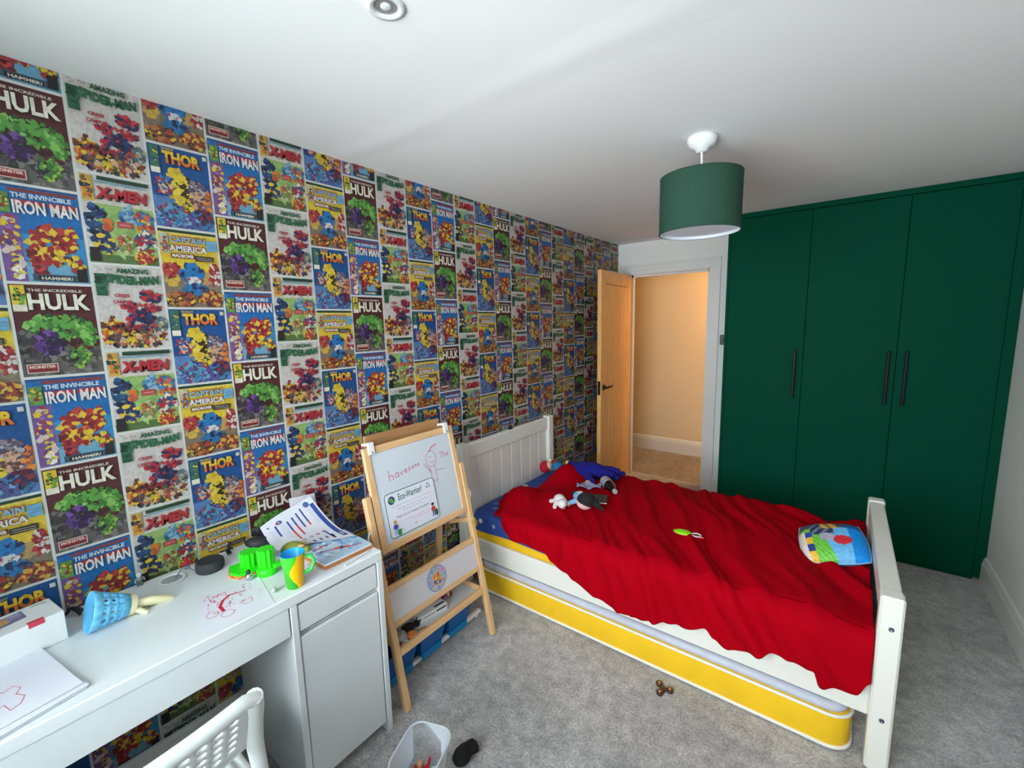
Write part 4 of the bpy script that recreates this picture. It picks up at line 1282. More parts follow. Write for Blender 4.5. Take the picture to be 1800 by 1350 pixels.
pc = thing('pink_eraser', 'small pink rubber beside the grey bag on the easel tray', 'eraser', (0.405, 0.905, TZ), (0, 0, 0.5))
MB().box(-0.012, 0.012, -0.007, 0.007, 0, 0.008, 0.002).build('block', mat('pink_rubber', (226, 80, 110), .6), pc)
MB().box(-0.004, 0.0122, -0.0073, 0.0073, -0.0001 + 0.0002, 0.0083, 0.001).build('sleeve', mat('white_card', (236, 238, 238), 0.4), pc)
cr = thing('crayon', 'short brown crayon in front of the white pen box on the easel tray', 'crayon', (0.397, 1.02, TZ + 0.004), (0, 0, 1.2))
MB().cyl((-0.022, 0, 0), (0.018, 0, 0), 0.004, n=10).build('body', mat('brown_wax', (170, 130, 80), .6), cr)
MB().cyl((0.018, 0, 0), (0.026, 0, 0), 0.003, 0.0008, n=10).build('tip', mat('brown_wax', (170, 130, 80), .6), cr)

# low white rack with blue bins under the tray
BLUEP = mat('blue_bin_plastic', (0, 98, 176), 0.4)
BLUER = mat('teal_bin_rim', (0, 128, 190), 0.4)
rack = thing('bin_rack', 'low white plastic rack holding blue bins under the easel tray', 'rack', (0.30, 1.14, 0))
for x in (0.318, 0.235):
    MB().box(x - 0.30 - 0.013, x - 0.30 + 0.013, 0.845 - 1.14, 1.485 - 1.14, 0.012, 0.030, 0.004).build('bar', WPL, rack)
    for y in (0.86, 1.455):
        MB().cyl((x - 0.30, y - 1.14, 0), (x - 0.30, y - 1.14, 0.014), 0.010, n=12).build('foot', WPL, rack)
for i, (y0, lab) in enumerate(((0.855, 'blue plastic bin under the easel tray, half hidden by the desk'), (1.035, 'blue plastic bin in the middle of the white rack under the easel'), (1.215, 'blue plastic bin at the bed end of the rack under the easel'))):
    bn = thing('storage_bin', lab, 'bin', (0.285, y0 + 0.085, 0.0305), group='blue bins under the easel')
    w0, w1, dp0, dp1, hh = 0.062, 0.082, 0.045, 0.078, 0.135
    def ringb(w, dx, z, ins=0):
        return [(-dx + ins, -w + ins, z), (dx - ins, -w + ins, z), (dx - ins, w - ins, z), (-dx + ins, w - ins, z)]
    vs = ringb(w0, dp0, 0) + ringb(w1, dp1, hh) + ringb(w1, dp1, hh, 0.003) + ringb(w0, dp0, 0.003, 0.003)
    fs = [(3, 2, 1, 0)] + [(i_, (i_ + 1) % 4, 4 + (i_ + 1) % 4, 4 + i_) for i_ in range(4)] + [(4 + i_, 4 + (i_ + 1) % 4, 8 + (i_ + 1) % 4, 8 + i_) for i_ in range(4)] + [(8 + i_, 8 + (i_ + 1) % 4, 12 + (i_ + 1) % 4, 12 + i_) for i_ in range(4)] + [(12, 13, 14, 15)]
    MB().add(vs, fs).build('tub', BLUEP, bn)
    MB().tube([(p[0], p[1], hh) for p in ringb(w1, dp1, 0)], 0.004, 6, closed=True).build('rim', BLUER, bn)
    MB().box(dp0 + 0.002, dp0 + 0.010, -w0, w0, -0.018, 0.014, 0.002).build('foot_edge', BLUER, bn)

# ------------------------------------------------------------------ things on the desk
TOP = 0.7502
PAPER = mat('white_paper', (226, 226, 236), 0.7)
CARD = mat('white_card', (236, 238, 238), 0.4)
def sheet_thing(name, label, cat, corners, z, t=0.0006, curl=0.0, nseg=8, m=PAPER, group=None):
    """paper with corners a(0,0) b(1,0) c(1,1) d(0,1); returns the thing and the function that puts ink on it"""
    a, b, c, d = [Vector(p) if len(p) == 3 else Vector((p[0], p[1], z)) for p in corners]
    ctr = (a + b + c + d) / 4
    ctr.z = z
    def pos(u, v, h=0.0):
        p = a * (1 - u) * (1 - v) + b * u * (1 - v) + c * u * v + d * (1 - u) * v
        lift = curl * (max(0, abs(u - .5) * 2 - .55) ** 2 + max(0, abs(v - .5) * 2 - .6) ** 2 * .6)
        return Vector((p.x, p.y, p.z + lift + t + h)) - ctr
    th = thing(name, label, cat, ctr, group=group)
    mb = MB().grid(lambda u, v: pos(u, v), nseg, nseg)
    mb.grid(lambda u, v: pos(v, u, -t), nseg, nseg)
    mb.build('sheet', m, th)
    return th, pos

# stack of drawing paper at the near end
a0 = (0.441, -0.023); e1 = Vector((-0.98, -0.195)); e2 = Vector((0.195, -0.98))
def corner_sheet(o, rot, l=0.297, w=0.21):
    c, s = math.cos(rot), math.sin(rot)
    f1 = Vector((e1.x * c - e1.y * s, e1.x * s + e1.y * c)); f2 = Vector((e2.x * c - e2.y * s, e2.x * s + e2.y * c))
    p = Vector(o)
    return [tuple(p), tuple(p + f1 * l), tuple(p + f1 * l + f2 * w), tuple(p + f2 * w)]
pad = thing('drawing_pad', 'pad of white paper under the drawing at the near end of the desk', 'paper pad', (0.33, -0.15, TOP))
cs = corner_sheet((0.452, -0.018), 0.03)
for k in range(5):
    j = [(-.002, .001), (.003, -.002), (0, .003), (-.003, 0), (.002, .002)][k]
    mb = MB().prism([(p[0] + j[0] - 0.33, p[1] + j[1] + 0.15) for p in cs], k * 0.0016, k * 0.0016 + 0.0013)
    mb.build('page', PAPER, pad)
th, pos = sheet_thing('child_drawing', 'white sheet with a red and orange felt-tip creature at the near end of the desk', 'drawing', corner_sheet(a0, -0.03), TOP + 0.0082, 0.0005, 0.004)
ink = Ink(1, 1)
def P(ink, pts, w, c): ink.line(pts, w, c)
rd = (226, 70, 90)
# u runs from the room corner to the wall, v away from the camera's right
P(ink, [(.18, .42), (.26, .36), (.34, .40), (.40, .34), (.47, .38), (.44, .46), (.52, .50), (.48, .57), (.38, .55), (.34, .62), (.24, .60), (.27, .51), (.16, .5), (.18, .42)], .006, rd)
ink.poly([(.46, .56), (.54, .56), (.54, .68), (.46, .68)], (244, 130, 50)); ink.up()
ink.poly([(.54, .60), (.60, .60), (.60, .70), (.54, .70)], (236, 60, 100)); ink.up()
P(ink, [(.60, .52), (.80, .54), (.80, .74), (.60, .72), (.60, .52)], .006, rd)
P(ink, [(.66, .58), (.68, .62)], .012, rd); P(ink, [(.72, .64), (.74, .68)], .012, rd)
P(ink, [(.16, .64), (.3, .68), (.36, .78), (.28, .84)], .006, rd)
ink.build('felt_tip', lambda x, y, h: tuple(pos(x, y, .0004 + h * .5)), PRN, th)

# gadget carton
bx = thing('gadget_box', 'small white carton with red label at the near end of the desk', 'box', (0.137, -0.108, TOP), (0, 0, math.radians(8)))
MB().box(-0.058, 0.058, -0.087, 0.087, 0, 0.083, 0.0015).build('carton', CARD, bx)
tag(MB().box(0.042, 0.0592, 0.018, 0.052, 0.070, 0.0842, 0.003).build('seal', mat('red_label', (206, 60, 80), .4), bx), 'red seal over the lid edge')
ink = Ink(1, 1)
ink.poly([(-.03, -.06), (.022, -.06), (.005, .03), (-.045, .03)], (120, 126, 160)); ink.up(); ink.poly([(-.02, -.05), (.012, -.05), (0, .0), (-.03, .0)], (210, 160, 100)); ink.up(); ink.poly([(-.038, .0), (-.005, .0), (-.012, .024), (-.043, .024)], (160, 150, 180))
ink.up(); ink.line([(-.045, .05), (-.04, .075)], .008, (150, 190, 160))
ink.build('lid_print', lambda x, y, h: (x, y, .0833 + h), PRN, bx)
MB().box(0.0578, 0.0585, -0.0865, -0.082, 0.004, 0.080, 0).build('edge_stripe', mat('violet_print', (120, 110, 200), .5), bx)
MB().box(0.048, 0.055, -0.0876, -0.0868, 0.004, 0.080, 0).build('edge_stripe', mat('violet_print', (120, 110, 200), .5), bx)
ink = Ink(1, 1)
for i in range(6): ink.disc(.03, .012 + .011 * i, .0022, (150, 152, 170), None, 8)
ink.disc(-.01, .02, .009, (200, 200, 210), .007, 10)
ink.build('side_print', lambda x, y, h: (x, -.0872 - h, y), PRN, bx)

# blue scoop with holes and a cream handle
scp = thing('toy_scoop', 'light blue perforated plastic scoop with cream handle on the desk', 'toy', (0.19, 0.075, TOP))
SB_ = mat('light_blue_plastic', (110, 196, 240), 0.35)
CRM = mat('cream_plastic', (240, 230, 186), 0.4)
R0, R1, LN = 0.054, 0.029, 0.086
tilt = math.atan2(R0 - R1, LN)
def cone(u, v):
    t = 2 * math.pi * u
    r = R0 + (R1 - R0) * v
    y = LN * v * math.cos(tilt * .0)
    p = Vector((r * math.cos(t), y, r * math.sin(t)))
    # lay the cone on its side: the lowest line of the wall touches the desk
    p = Matrix.Rotation(-tilt, 3, 'X') @ p
    return (p.x, p.y - 0.045, p.z + R0 * math.cos(tilt) + 0.0022)
s_ = MB().perforated(cone, 12, 5, 0.36, lambda i, j: j == 0 or j == 4).build('basket', SB_, scp)
so = s_.modifiers.new('thickness', 'SOLIDIFY'); so.thickness = 0.0025; so.offset = 0
ctr = Vector((0, 0, 0))
for i in range(8): ctr += Vector(cone(i / 8, 1.0)) / 8
ax = (Matrix.Rotation(-tilt, 3, 'X') @ Vector((0, 1, 0)))
MB().cyl(ctr - ax * 0.004, ctr + ax * 0.014, R1 + 0.002, R1 - 0.001, 24).build('collar', CRM, scp)
hb_ = MB()
for (a, b, w, t) in ((0.012, 0.10, 0.018, 0.0),):
    pts = [ctr + ax * a + Vector((0.004, 0, 0)), ctr + ax * 0.05 + Vector((0.004, 0.0, 0.002)), ctr + ax * 0.09 + Vector((0.006, 0, -0.001)), ctr + ax * 0.108 + Vector((0.006, 0, -0.006))]
    hb_.tube(pts, [0.017, 0.020, 0.018, 0.010], 12, flat=0.65)
hb_.build('handle', CRM, scp)
MB().tube([ctr + ax * 0.012 + Vector((0.015, 0, -0.010)), ctr + ax * 0.03 + Vector((0.03, 0, -0.018)), ctr + ax * 0.036 + Vector((0.034, 0, -0.02))], [0.009, 0.007, 0.006], 8).build('trigger', CRM, scp)

# small hair clip and figures along the wall
def clip_toy():
    t = thing('hair_clip', 'small black claw clip by the wall behind the white carton', 'hair clip', (0.062, 0.008, TOP), (0, 0, 0.4))
    MB().tube([(-0.022, 0, 0.004), (-0.008, 0.004, 0.022), (0.008, 0.006, 0.024), (0.024, 0.008, 0.005)], [0.004, 0.006, 0.006, 0.004], 8).build('claw', BLK, t)
    MB().tube([(-0.02, 0.016, 0.004), (-0.004, 0.012, 0.018), (0.01, 0.012, 0.02), (0.03, 0.022, 0.005)], [0.003, 0.005, 0.005, 0.003], 8).build('claw', BLK, t)
clip_toy()
def figure(name, label, loc, rz, cols, sc=1.0):
    """toy figure standing on its feet"""
    t = thing(name, label, 'toy figure', loc, (0, 0, rz))
    b, h, l = [mat('figure_%d_%d_%d' % c, c, 0.35) for c in cols]
    s = sc
    for sg in (1, -1):
        MB().tube([(0.004 * s, sg * 0.007 * s, 0.002 * s), (0, sg * 0.006 * s, 0.010 * s), (0, sg * 0.005 * s, 0.022 * s)], [0.0055 * s, 0.005 * s, 0.005 * s], 8).build('leg', l, t)
        MB().tube([(0, sg * 0.010 * s, 0.036 * s), (0.003 * s, sg * 0.016 * s, 0.028 * s), (0.006 * s, sg * 0.016 * s, 0.020 * s)], [0.004 * s, 0.004 * s, 0.0035 * s], 8).build('arm', b, t)
    MB().ell((0, 0, 0.030 * s), (0.008 * s, 0.011 * s, 0.012 * s)).build('torso', b, t)
    MB().ell((0.001 * s, 0, 0.049 * s), (0.009 * s, 0.009 * s, 0.010 * s)).build('head', h, t)
    return t
figure('toy_figure', 'grey and white toy figure by the wall behind the blue scoop', (0.030, 0.172, TOP), 0.2, ((150, 156, 160), (226, 230, 232), (96, 110, 112)), 0.75)
figure('toy_figure', 'red and grey toy figure beside the cable hole', (0.036, 0.298, TOP), 0.1, ((190, 50, 56), (170, 30, 40), (110, 112, 118)), 0.72)
figure('toy_figure', 'small black toy figure by the wall between speaker and green toy', (0.055, 0.424, TOP), 0.3, ((30, 30, 32), (36, 36, 38), (24, 24, 26)), 0.7)
bt = thing('toy_car', 'tiny dark red toy car behind the blue scoop', 'toy car', (0.060, 0.095, TOP), (0, 0, 1.1))
MB().box(-0.02, 0.02, -0.009, 0.009, 0.004, 0.012, 0.003).build('body', mat('dark_red_paint', (120, 26, 34), .3), bt)
MB().box(-0.010, 0.009, -0.0075, 0.0075, 0.012, 0.018, 0.003).build('cabin', mat('car_window', (190, 196, 200), .2), bt)
for x in (-0.012, 0.012):
    for y in (-0.009, 0.009):
        MB().cyl((x, y - 0.0015, 0.0045), (x, y + 0.0015, 0.0045), 0.0045, n=12).build('wheel', BLK, bt)

# round black speaker and its cable
ec = thing('smart_speaker', 'round charcoal speaker puck on the desk by the wall', 'speaker', (0.112, 0.345, TOP))
MB().lathe([(0.0, 0.0), (0.038, 0.0), (0.042, 0.006), (0.043, 0.022), (0.041, 0.032), (0.036, 0.036)], 40).build('body', mat('charcoal_fabric', (52, 54, 60), 0.8, 0.4, 400), ec)
MB().lathe([(0.036, 0.036), (0.033, 0.0365), (0.0, 0.0355)], 40).build('top_cap', mat('dark_grey_rubber', (40, 42, 47), 0.6), ec)
tag(MB().tube([(0.100, 0.302, TOP + 0.012), (0.092, 0.288, TOP + 0.030), (0.086, 0.272, TOP + 0.030), (0.084, 0.258, TOP + 0.012), (0.084, 0.252, TOP + 0.0045)], 0.0022, 8).build('power_cable', mat('grey_cable', (120, 126, 132), .5)), 'thin grey cable running from the speaker to the cable hole', 'cable')

# red felt-tip drawing in the middle
th, pos = sheet_thing('child_drawing', 'white sheet with red felt-tip scribbles in the middle of the desk', 'drawing', [(0.262, 0.257), (0.298, 0.424), (0.490, 0.388), (0.486, 0.213)], TOP, 0.0006, 0.002)
ink = Ink(1, 1)
rg_ = random.Random(3)
for k in range(46):
    x, y = rg_.uniform(.08, .9), rg_.uniform(.10, .62)
    ink.line([(x + rg_.uniform(-.03, .03), y + rg_.uniform(-.04, .04)) for _ in range(4)], .006, rg_.choice([(230, 110, 140), (226, 80, 110), (236, 140, 170)]))
ink.up()
pts = [(.30, .62), (.27, .48), (.34, .34), (.45, .26), (.58, .28), (.70, .30)]
for i in range(len(pts) - 1): ink.line([pts[i], pts[i + 1]], [.05, .045, .035, .025, .018][i], (226, 26, 60))
for (cx, cy, r) in ((.14, .6, .09), (.34, .72, .10), (.66, .62, .08)):
    ink.line([(cx + r * math.cos(t * .7) * (1 + .1 * math.sin(3 * t)), cy + r * .8 * math.sin(t * .7)) for t in range(11)], .007, (230, 80, 110))
hand(ink, 'Tons', .12, .06, .13, (230, 90, 120), .008)
ink.build('felt_tip', lambda x, y, h: tuple(pos(x, y, .0005 + h * .4)), PRN, th)

# green plastic building toy
NEON = mat('neon_green_plastic', (44, 226, 20), 0.35)
gt = thing('green_toy', 'bright green plastic toy with ribbed turrets on the desk', 'toy', (0.255, 0.43, TOP))
def ribbed(c, r, h, z0, n=10, ax='z'):
    mb = MB(); vs = []
    N = n * 4
    for z in (z0, z0 + h):
        for i in range(N):
            t = 2 * math.pi * i / N
            rr = r * (1.0 if (i % 4) < 2 else 0.84)
            vs.append((c[0] + rr * math.cos(t), c[1] + rr * math.sin(t), z))
    mb.add(vs, [(i, (i + 1) % N, N + (i + 1) % N, N + i) for i in range(N)])
    mb.add(vs[:N], [list(range(N))[::-1]]).add(vs[N:], [list(range(N))])
    return mb
MB().lathe([(0, 0), (0.033, 0), (0.034, 0.004), (0.034, 0.020), (0.031, 0.0235), (0, 0.0235)], 36, (0.043, 0.022, 0)).build('round_base', NEON, gt)
ribbed((0.043, 0.022, 0), 0.026, 0.064, 0.0235).build('turret', NEON, gt)
ribbed((-0.035, 0.000, 0), 0.030, 0.046, 0.016, 12).build('turret', NEON, gt)
pg = MB().prism([(-0.078, -0.05), (-0.03, -0.066), (0.012, -0.05), (0.018, 0.0), (-0.01, 0.045), (-0.06, 0.03)], 0.0085, 0.016).build('plate', NEON, gt)
MB().prism([(-0.080, -0.052), (-0.03, -0.069), (0.010, -0.053), (0.015, 0.0), (-0.01, 0.042), (-0.06, 0.028)], 0.0, 0.0083).build('stripe_edge', mat('red_yellow_edge', (214, 120, 50), .45, vary=.5, vscale=120), gt)
MB().box(0.062, 0.085, 0.03, 0.062, 0.024, 0.036, 0.002).build('lug', NEON, gt)
sb = thing('steel_marble_figure', 'small silver ball figure leaning on the green toy', 'toy figure', (0.297, 0.395, TOP))
MB().ell((0, 0, 0.013), (0.012, 0.012, 0.013)).build('ball', mat('polished_steel', (200, 202, 206), .18, metal=1.0), sb)
MB().ell((0, 0, 0.030), (0.007, 0.007, 0.007)).build('head', mat('dark_steel', (60, 64, 70), .3, metal=.6), sb)

# plastic cup
cup = thing('plastic_cup', 'green and yellow plastic cup with blue inside on the desk', 'cup', (0.452, 0.470, TOP))
CG = mat('cup_green', (60, 196, 44), 0.3); CB_ = mat('cup_blue', (0, 160, 232), 0.3); CY = mat('cup_yellow', (250, 186, 0), 0.3)
def cupr(z): return 0.0245 + 0.0115 * (z / 0.112)
MB().lathe([(0.0, 0.001), (cupr(0), 0.0), (cupr(0.112), 0.112)], 40).build('body', CG, cup)
MB().lathe([(cupr(0.112), 0.112), (cupr(0.112) - 0.0012, 0.1128), (cupr(0.112) - 0.0026, 0.112), (cupr(0.006) - 0.0026, 0.006), (0, 0.006)], 40).build('inside', CB_, cup)
def wave(u, v):
    z = 0.001 + 0.1105 * v
    tl = math.radians(-22) + 0.40 * math.sin(v * 6.0 - 1.2 + math.pi) - 0.18 * v
    tr_ = math.radians(100)
    t = tl + (tr_ - tl) * u
    r = cupr(z) + 0.0004
    return (r * math.cos(t), r * math.sin(t), z)
MB().grid(wave, 16, 24).build('yellow_wave', CY, cup)
MB().tube([(cupr(.095) * .6, cupr(.095) * .78, 0.097), (0.026, 0.046, 0.092), (0.028, 0.054, 0.07), (0.024, 0.046, 0.045), (cupr(.035) * .6, cupr(.035) * .78, 0.038)], 0.006, 10).build('handle', mat('cup_handle_green', (70, 214, 90), .3), cup)
gbm = thing('glass_marble', 'clear glass marble beside the plastic cup', 'marble', (0.434, 0.413, TOP))
MB().ell((0, 0, 0.009), (0.009, 0.009, 0.009)).build('ball', clear_mat('clear_glass', (226, 232, 226), .35, .05), gbm)
MB().ell((0.001, 0, 0.009), (0.006, 0.002, 0.006)).build('swirl', mat('swirl_glass', (150, 160, 130), .2), gbm)

# loose sheet under the cup side, picture book on a wooden board, magazine against the wall
th, pos = sheet_thing('loose_sheet', 'printed white sheet lying flat between the cup and the blue book', 'paper', [(0.30, 0.492), (0.335, 0.60), (0.488, 0.590), (0.462, 0.502)], TOP, 0.0006, 0.001)
ink = Ink(1, 1); rg_ = random.Random(4)
ink.shards(.5, .4, .3, .2, [(226, 190, 140), (160, 176, 200), (190, 196, 214), (120, 130, 160)], 18, .05, rg_)
ink.build('print', lambda x, y, h: tuple(pos(x, y, .0005 + h * .3)), PRN, th)
brd = thing('wooden_board', 'thin wooden board under the picture book on the desk corner', 'board', (0.365, 0.672, TOP))
c4 = [(0.452, 0.572), (0.456, 0.758), (0.262, 0.764), (0.258, 0.566)]
MB().prism([(p[0] - .365, p[1] - .672) for p in c4], 0.0008, 0.013).build('panel', mat('brown_plywood', (176, 112, 62), .5, .1, 30, .15, 8), brd)
bk_ = thing('picture_book', 'blue picture book with red shapes on the cover lying on the desk corner', 'book', (0.36, 0.672, TOP + 0.0132))
c5 = [(0.450, 0.575), (0.454, 0.757), (0.266, 0.762), (0.262, 0.570)]
MB().prism([(p[0] - .36, p[1] - .672) for p in c5], 0.0, 0.005).build('pages', PAPER, bk_)
MB().prism([(p[0] - .36, p[1] - .672) for p in c5], 0.005, 0.0062).build('cover', mat('pale_blue_cover', (186, 212, 236), .25), bk_)
ink = Ink(1, 1); rg_ = random.Random(9)
ink.shards(.5, .45, .48, .42, [(150, 196, 232), (120, 176, 224), (206, 226, 242), (90, 150, 206), (226, 236, 246)], 60, .09, rg_)
ink.line([(.12, .5), (.3, .55), (.45, .62), (.62, .72), (.88, .82)], .03, (196, 60, 50)); ink.up()
ink.line([(.45, .6), (.55, .66), (.66, .72)], .07, (226, 90, 60)); ink.up(); ink.line([(.15, .34), (.3, .36)], .05, (190, 70, 90)); ink.line([(.3, .3), (.42, .34)], .05, (160, 60, 80)); ink.up()
ink.line([(.08, .12), (.2, .3)], .04, (70, 150, 220)); ink.line([(.55, .15), (.7, .3), (.66, .5)], .02, (90, 130, 190))
def bookp(x, y, h):
    a, b, c, d = [Vector(p) for p in c5]
    x = min(1, max(0, x)); y = min(1, max(0, y))
    # x along the room edge, y = 1 at the room edge
    p = (d * (1 - x) + c * x) * (1 - y) + (a * (1 - x) + b * x) * y
    return (p.x - .36, p.y - .672, .0064 + h * .3)
ink.build('cover_print', bookp, PRN, bk_)

def mag(u, v, h=0.0):
    """open magazine: v=0 up against the wall, v=1 curling down on to the book"""
    a, b = Vector((0.046, 0.540, 0.806)), Vector((0.050, 0.744, 0.870))
    d, c = Vector((0.222, 0.520, 0.7745)), Vector((0.355, 0.752, 0.7745))
    p = a * (1 - u) * (1 - v) + b * u * (1 - v) + c * u * v + d * (1 - u) * v
    sag = -0.030 * math.sin(v * math.pi) * (0.4 + .6 * u) + 0.004 * math.sin(u * 5)
    n = Vector((0.35, 0.0, 0.93))
    z = max(p.z + sag, 0.7735)
    return Vector((p.x, p.y, z)) + n * h
mg = thing('magazine', 'white magazine page with navy and red lines curled against the wall', 'magazine', (0.2, 0.64, 0.7702))
mo = Vector((0.2, 0.64, 0.7702))
MB().grid(lambda u, v: mag(u, v) - mo, 14, 14).grid(lambda u, v: mag(v, u, -0.0012) - mo, 14, 14).build('page', PAPER, mg)
ink = Ink(1, 1)
nv, rr = (52, 82, 160), (214, 70, 70)
def seg(x0, y0, x1, y1, w, c, n=10): ink.line([(x0 + (x1 - x0) * i / n, y0 + (y1 - y0) * i / n) for i in range(n + 1)], w, c)
seg(.93, .12, .93, .90, .075, nv, 16); ink.up(); seg(.93, .16, .93, .86, .03, (214, 222, 240), 16)
for x, y0, ym, y1 in ((.70, .10, .34, .42), (.60, .14, .42, .44), (.50, .18, .36, .62), (.40, .22, .44, .74)):
    seg(x, y0, x, ym, .028, nv); seg(x, ym, x, y1, .028, rr)
seg(.20, .20, .20, .50, .03, nv)
for y in range(10):
    seg(.80, .16 + y * .03, .88, .16 + y * .03, .006, (170, 176, 196), 3); seg(.26, .26 + y * .04, .36, .26 + y * .04, .006, (170, 176, 196), 3)
    seg(.08, .28 + y * .04, .17, .28 + y * .04, .006, (170, 176, 196), 3)
for x, y in ((.84, .08), (.28, .16)):
    ink.up(); ink.disc(x, y, .055, (70, 110, 170), .045, 14); ink.up(); ink.disc(x - .015, y + .004, .03, (206, 70, 70), .03, 12); ink.up(); ink.disc(x + .006, y, .018, (240, 236, 230), .02, 10)
for i in range(4):
    ink.up(); ink.disc(.42 + .115 * i, .80 - .05 * i, .026, (150, 100, 140), .024, 14); ink.up(); ink.disc(.42 + .115 * i, .80 - .05 * i, .017, (236, 236, 244), .016, 12)
for i in range(4):
    seg(.5 + .1 * i, .90 - .04 * i, .5 + .1 * i, .97 - .04 * i, .03, nv, 3)
seg(.78, .66, .78, .88, .028, nv); seg(.78, .86, .78, .93, .028, rr)
seg(.08, .14, .10, .17, .03, (110, 120, 170), 2)
ink.build('print', lambda x, y, h: tuple(mag(x, y, .0008 + h * .3) - mo), PRN, mg)
th2 = thing('paper_sheet', 'plain white sheet standing against the wall behind the magazine', 'paper', (0.03, 0.80, TOP))
th2.location = (0.06, 0.72, TOP)
MB().grid(lambda u, v: (-0.03 + 0.045 * (1 - v) ** 1.5, -0.055 + 0.11 * u, 0.0005 + 0.125 * v - .012 * u), 8, 8).grid(lambda u, v: (-0.0308 + 0.045 * (1 - u) ** 1.5, -0.055 + 0.11 * v, 0.0005 + 0.125 * u - .012 * v), 8, 8).build('sheet', PAPER, th2)
rl = thing('white_ruler', 'slim white plastic ruler along the front corner of the desk', 'ruler', (0.474, 0.682, TOP), (0, 0, math.radians(98)))
MB().box(-0.055, 0.055, -0.006, 0.006, 0, 0.003, 0.001).build('strip', WPL, rl)
MB().box(-0.055, 0.055, -0.0062, -0.0048, 0.003, 0.0036, 0).build('graduation', mat('grey_print', (130, 140, 140), .5), rl)
# toy dinosaur head and dark mouse
dn = thing('toy_dinosaur', 'olive green toy dinosaur head behind the plastic cup', 'toy', (0.275, 0.553, TOP), (0, 0, 0.9))
DG = mat('olive_rubber', (140, 150, 62), 0.5, 0.4, 60, 0.15, 20); DB = mat('tan_rubber', (196, 150, 96), 0.5)
MB().ell((0, 0, 0.030), (0.042, 0.030, 0.030)).build('head', DG, dn)
MB().ell((0.034, 0, 0.024), (0.026, 0.019, 0.018)).build('snout', DG, dn)
MB().ell((0.03, 0.014, 0.047), (0.013, 0.006, 0.006)).build('brow', DB, dn)
MB().ell((0.03, -0.014, 0.047), (0.013, 0.006, 0.006)).build('brow', DB, dn)
for sg in (1, -1):
    MB().ell((0.026, sg * 0.0235, 0.038), (0.005, 0.004, 0.005)).build('eye', BLK, dn)
ms = thing('computer_mouse', 'dark computer mouse by the wall behind the green toy', 'mouse', (0.085, 0.515, TOP), (0, 0, 0.9))
MB().ell((0, 0, 0.016), (0.048, 0.028, 0.020)).build('shell', mat('dark_grey_rubber', (40, 42, 47), 0.6), ms)
ms.location.z = TOP + 0.004
MB().tube([(0.04 * math.cos(t / 12 * math.pi), 0.024 * math.sin(t / 12 * math.pi), 0.024 - .006 * math.cos(t / 12 * math.pi)) for t in range(13)], 0.0025, 8).build('trim', mat('tan_rubber', (196, 150, 96), .5), ms)

# ------------------------------------------------------------------ things on the bed
def onb(x, y, extra=0.0): return (x, y, duvet_z(x, y) + extra)
# blue plush with long limbs
bp = thing('plush_toy', 'long-limbed dark blue plush toy with yellow hands by the headboard', 'plush toy', onb(0.47, 2.45, 0.0), (0, 0, 0.25))
BPL = mat('royal_blue_plush', (10, 12, 128), 0.95, 0.9, 160, 0.12, 40); YPL = mat('yellow_felt', (236, 214, 90), .9)
MB().ell((0, 0.01, 0.038), (0.140, 0.080, 0.050), 24, 14).build('body', BPL, bp)
MB().tube([(-0.07, 0.0, 0.04), (-0.10, 0.02, 0.045), (-0.135, 0.05, 0.05)], [0.032, 0.028, 0.024], 12).build('arm', BPL, bp)
MB().tube([(0.0, -0.03, 0.03), (0.03, -0.09, 0.018), (0.065, -0.15, 0.018)], [0.034, 0.028, 0.022], 12).build('arm', BPL, bp)
MB().tube([(0.09, 0.01, 0.035), (0.15, 0.05, 0.03), (0.21, 0.045, 0.026)], [0.038, 0.032, 0.026], 12).build('leg', BPL, bp)
MB().tube([(0.08, -0.02, 0.03), (0.14, -0.01, 0.026), (0.19, -0.035, 0.022)], [0.034, 0.030, 0.024], 12).build('leg', BPL, bp)
for c, r in (((-0.150, 0.062, 0.050), (0.022, 0.016, 0.018)), ((-0.128, -0.036, 0.035), (0.015, 0.020, 0.014)), ((0.045, -0.172, 0.016), (0.020, 0.014, 0.012)), ((0.232, 0.05, 0.02), (0.020, 0.022, 0.016)), ((0.21, -0.04, 0.02), (0.018, 0.022, 0.014))):
    MB().ell(c, r, 12, 8).build('hand' if c[0] < 0.1 else 'foot', YPL if c[0] < 0.1 else BPL, bp)
# red and teal plush
rp = thing('plush_doll', 'red and teal plush doll lying against the headboard post', 'plush toy', (0.150, 2.495, 0.470), (0, 0, 0.35))
RPL = mat('red_plush', (186, 16, 40), 0.9, 0.5, 160); TPL = mat('teal_plush', (20, 120, 170), 0.9, 0.5, 160); SK = mat('skin_felt', (232, 190, 164), .9); BRP = mat('brown_plush', (120, 76, 40), .9)
MB().ell((-0.040, -0.015, 0.046), (0.042, 0.046, 0.044), 18, 12).build('cap', RPL, rp)
MB().ell((-0.016, -0.010, 0.056), (0.026, 0.038, 0.034)).build('face', SK, rp)
MB().ell((-0.008, 0.012, 0.088), (0.012, 0.012, 0.013)).build('hand', mat('white_felt', (226, 226, 226), .9), rp)
MB().ell((0.050, 0.0, 0.050), (0.042, 0.036, 0.034)).build('body', TPL, rp)
MB().tube([(0.03, 0.024, 0.06), (0.012, 0.022, 0.076), (-0.004, 0.014, 0.084)], [0.013, 0.012, 0.010], 10).build('arm', RPL, rp)
MB().tube([(0.08, 0.012, 0.045), (0.105, 0.016, 0.04), (0.128, 0.016, 0.034)], [0.018, 0.017, 0.018], 10).build('leg', BRP, rp)
MB().tube([(0.08, -0.014, 0.045), (0.102, -0.016, 0.04), (0.124, -0.022, 0.034)], [0.018, 0.017, 0.018], 10).build('leg', BRP, rp)
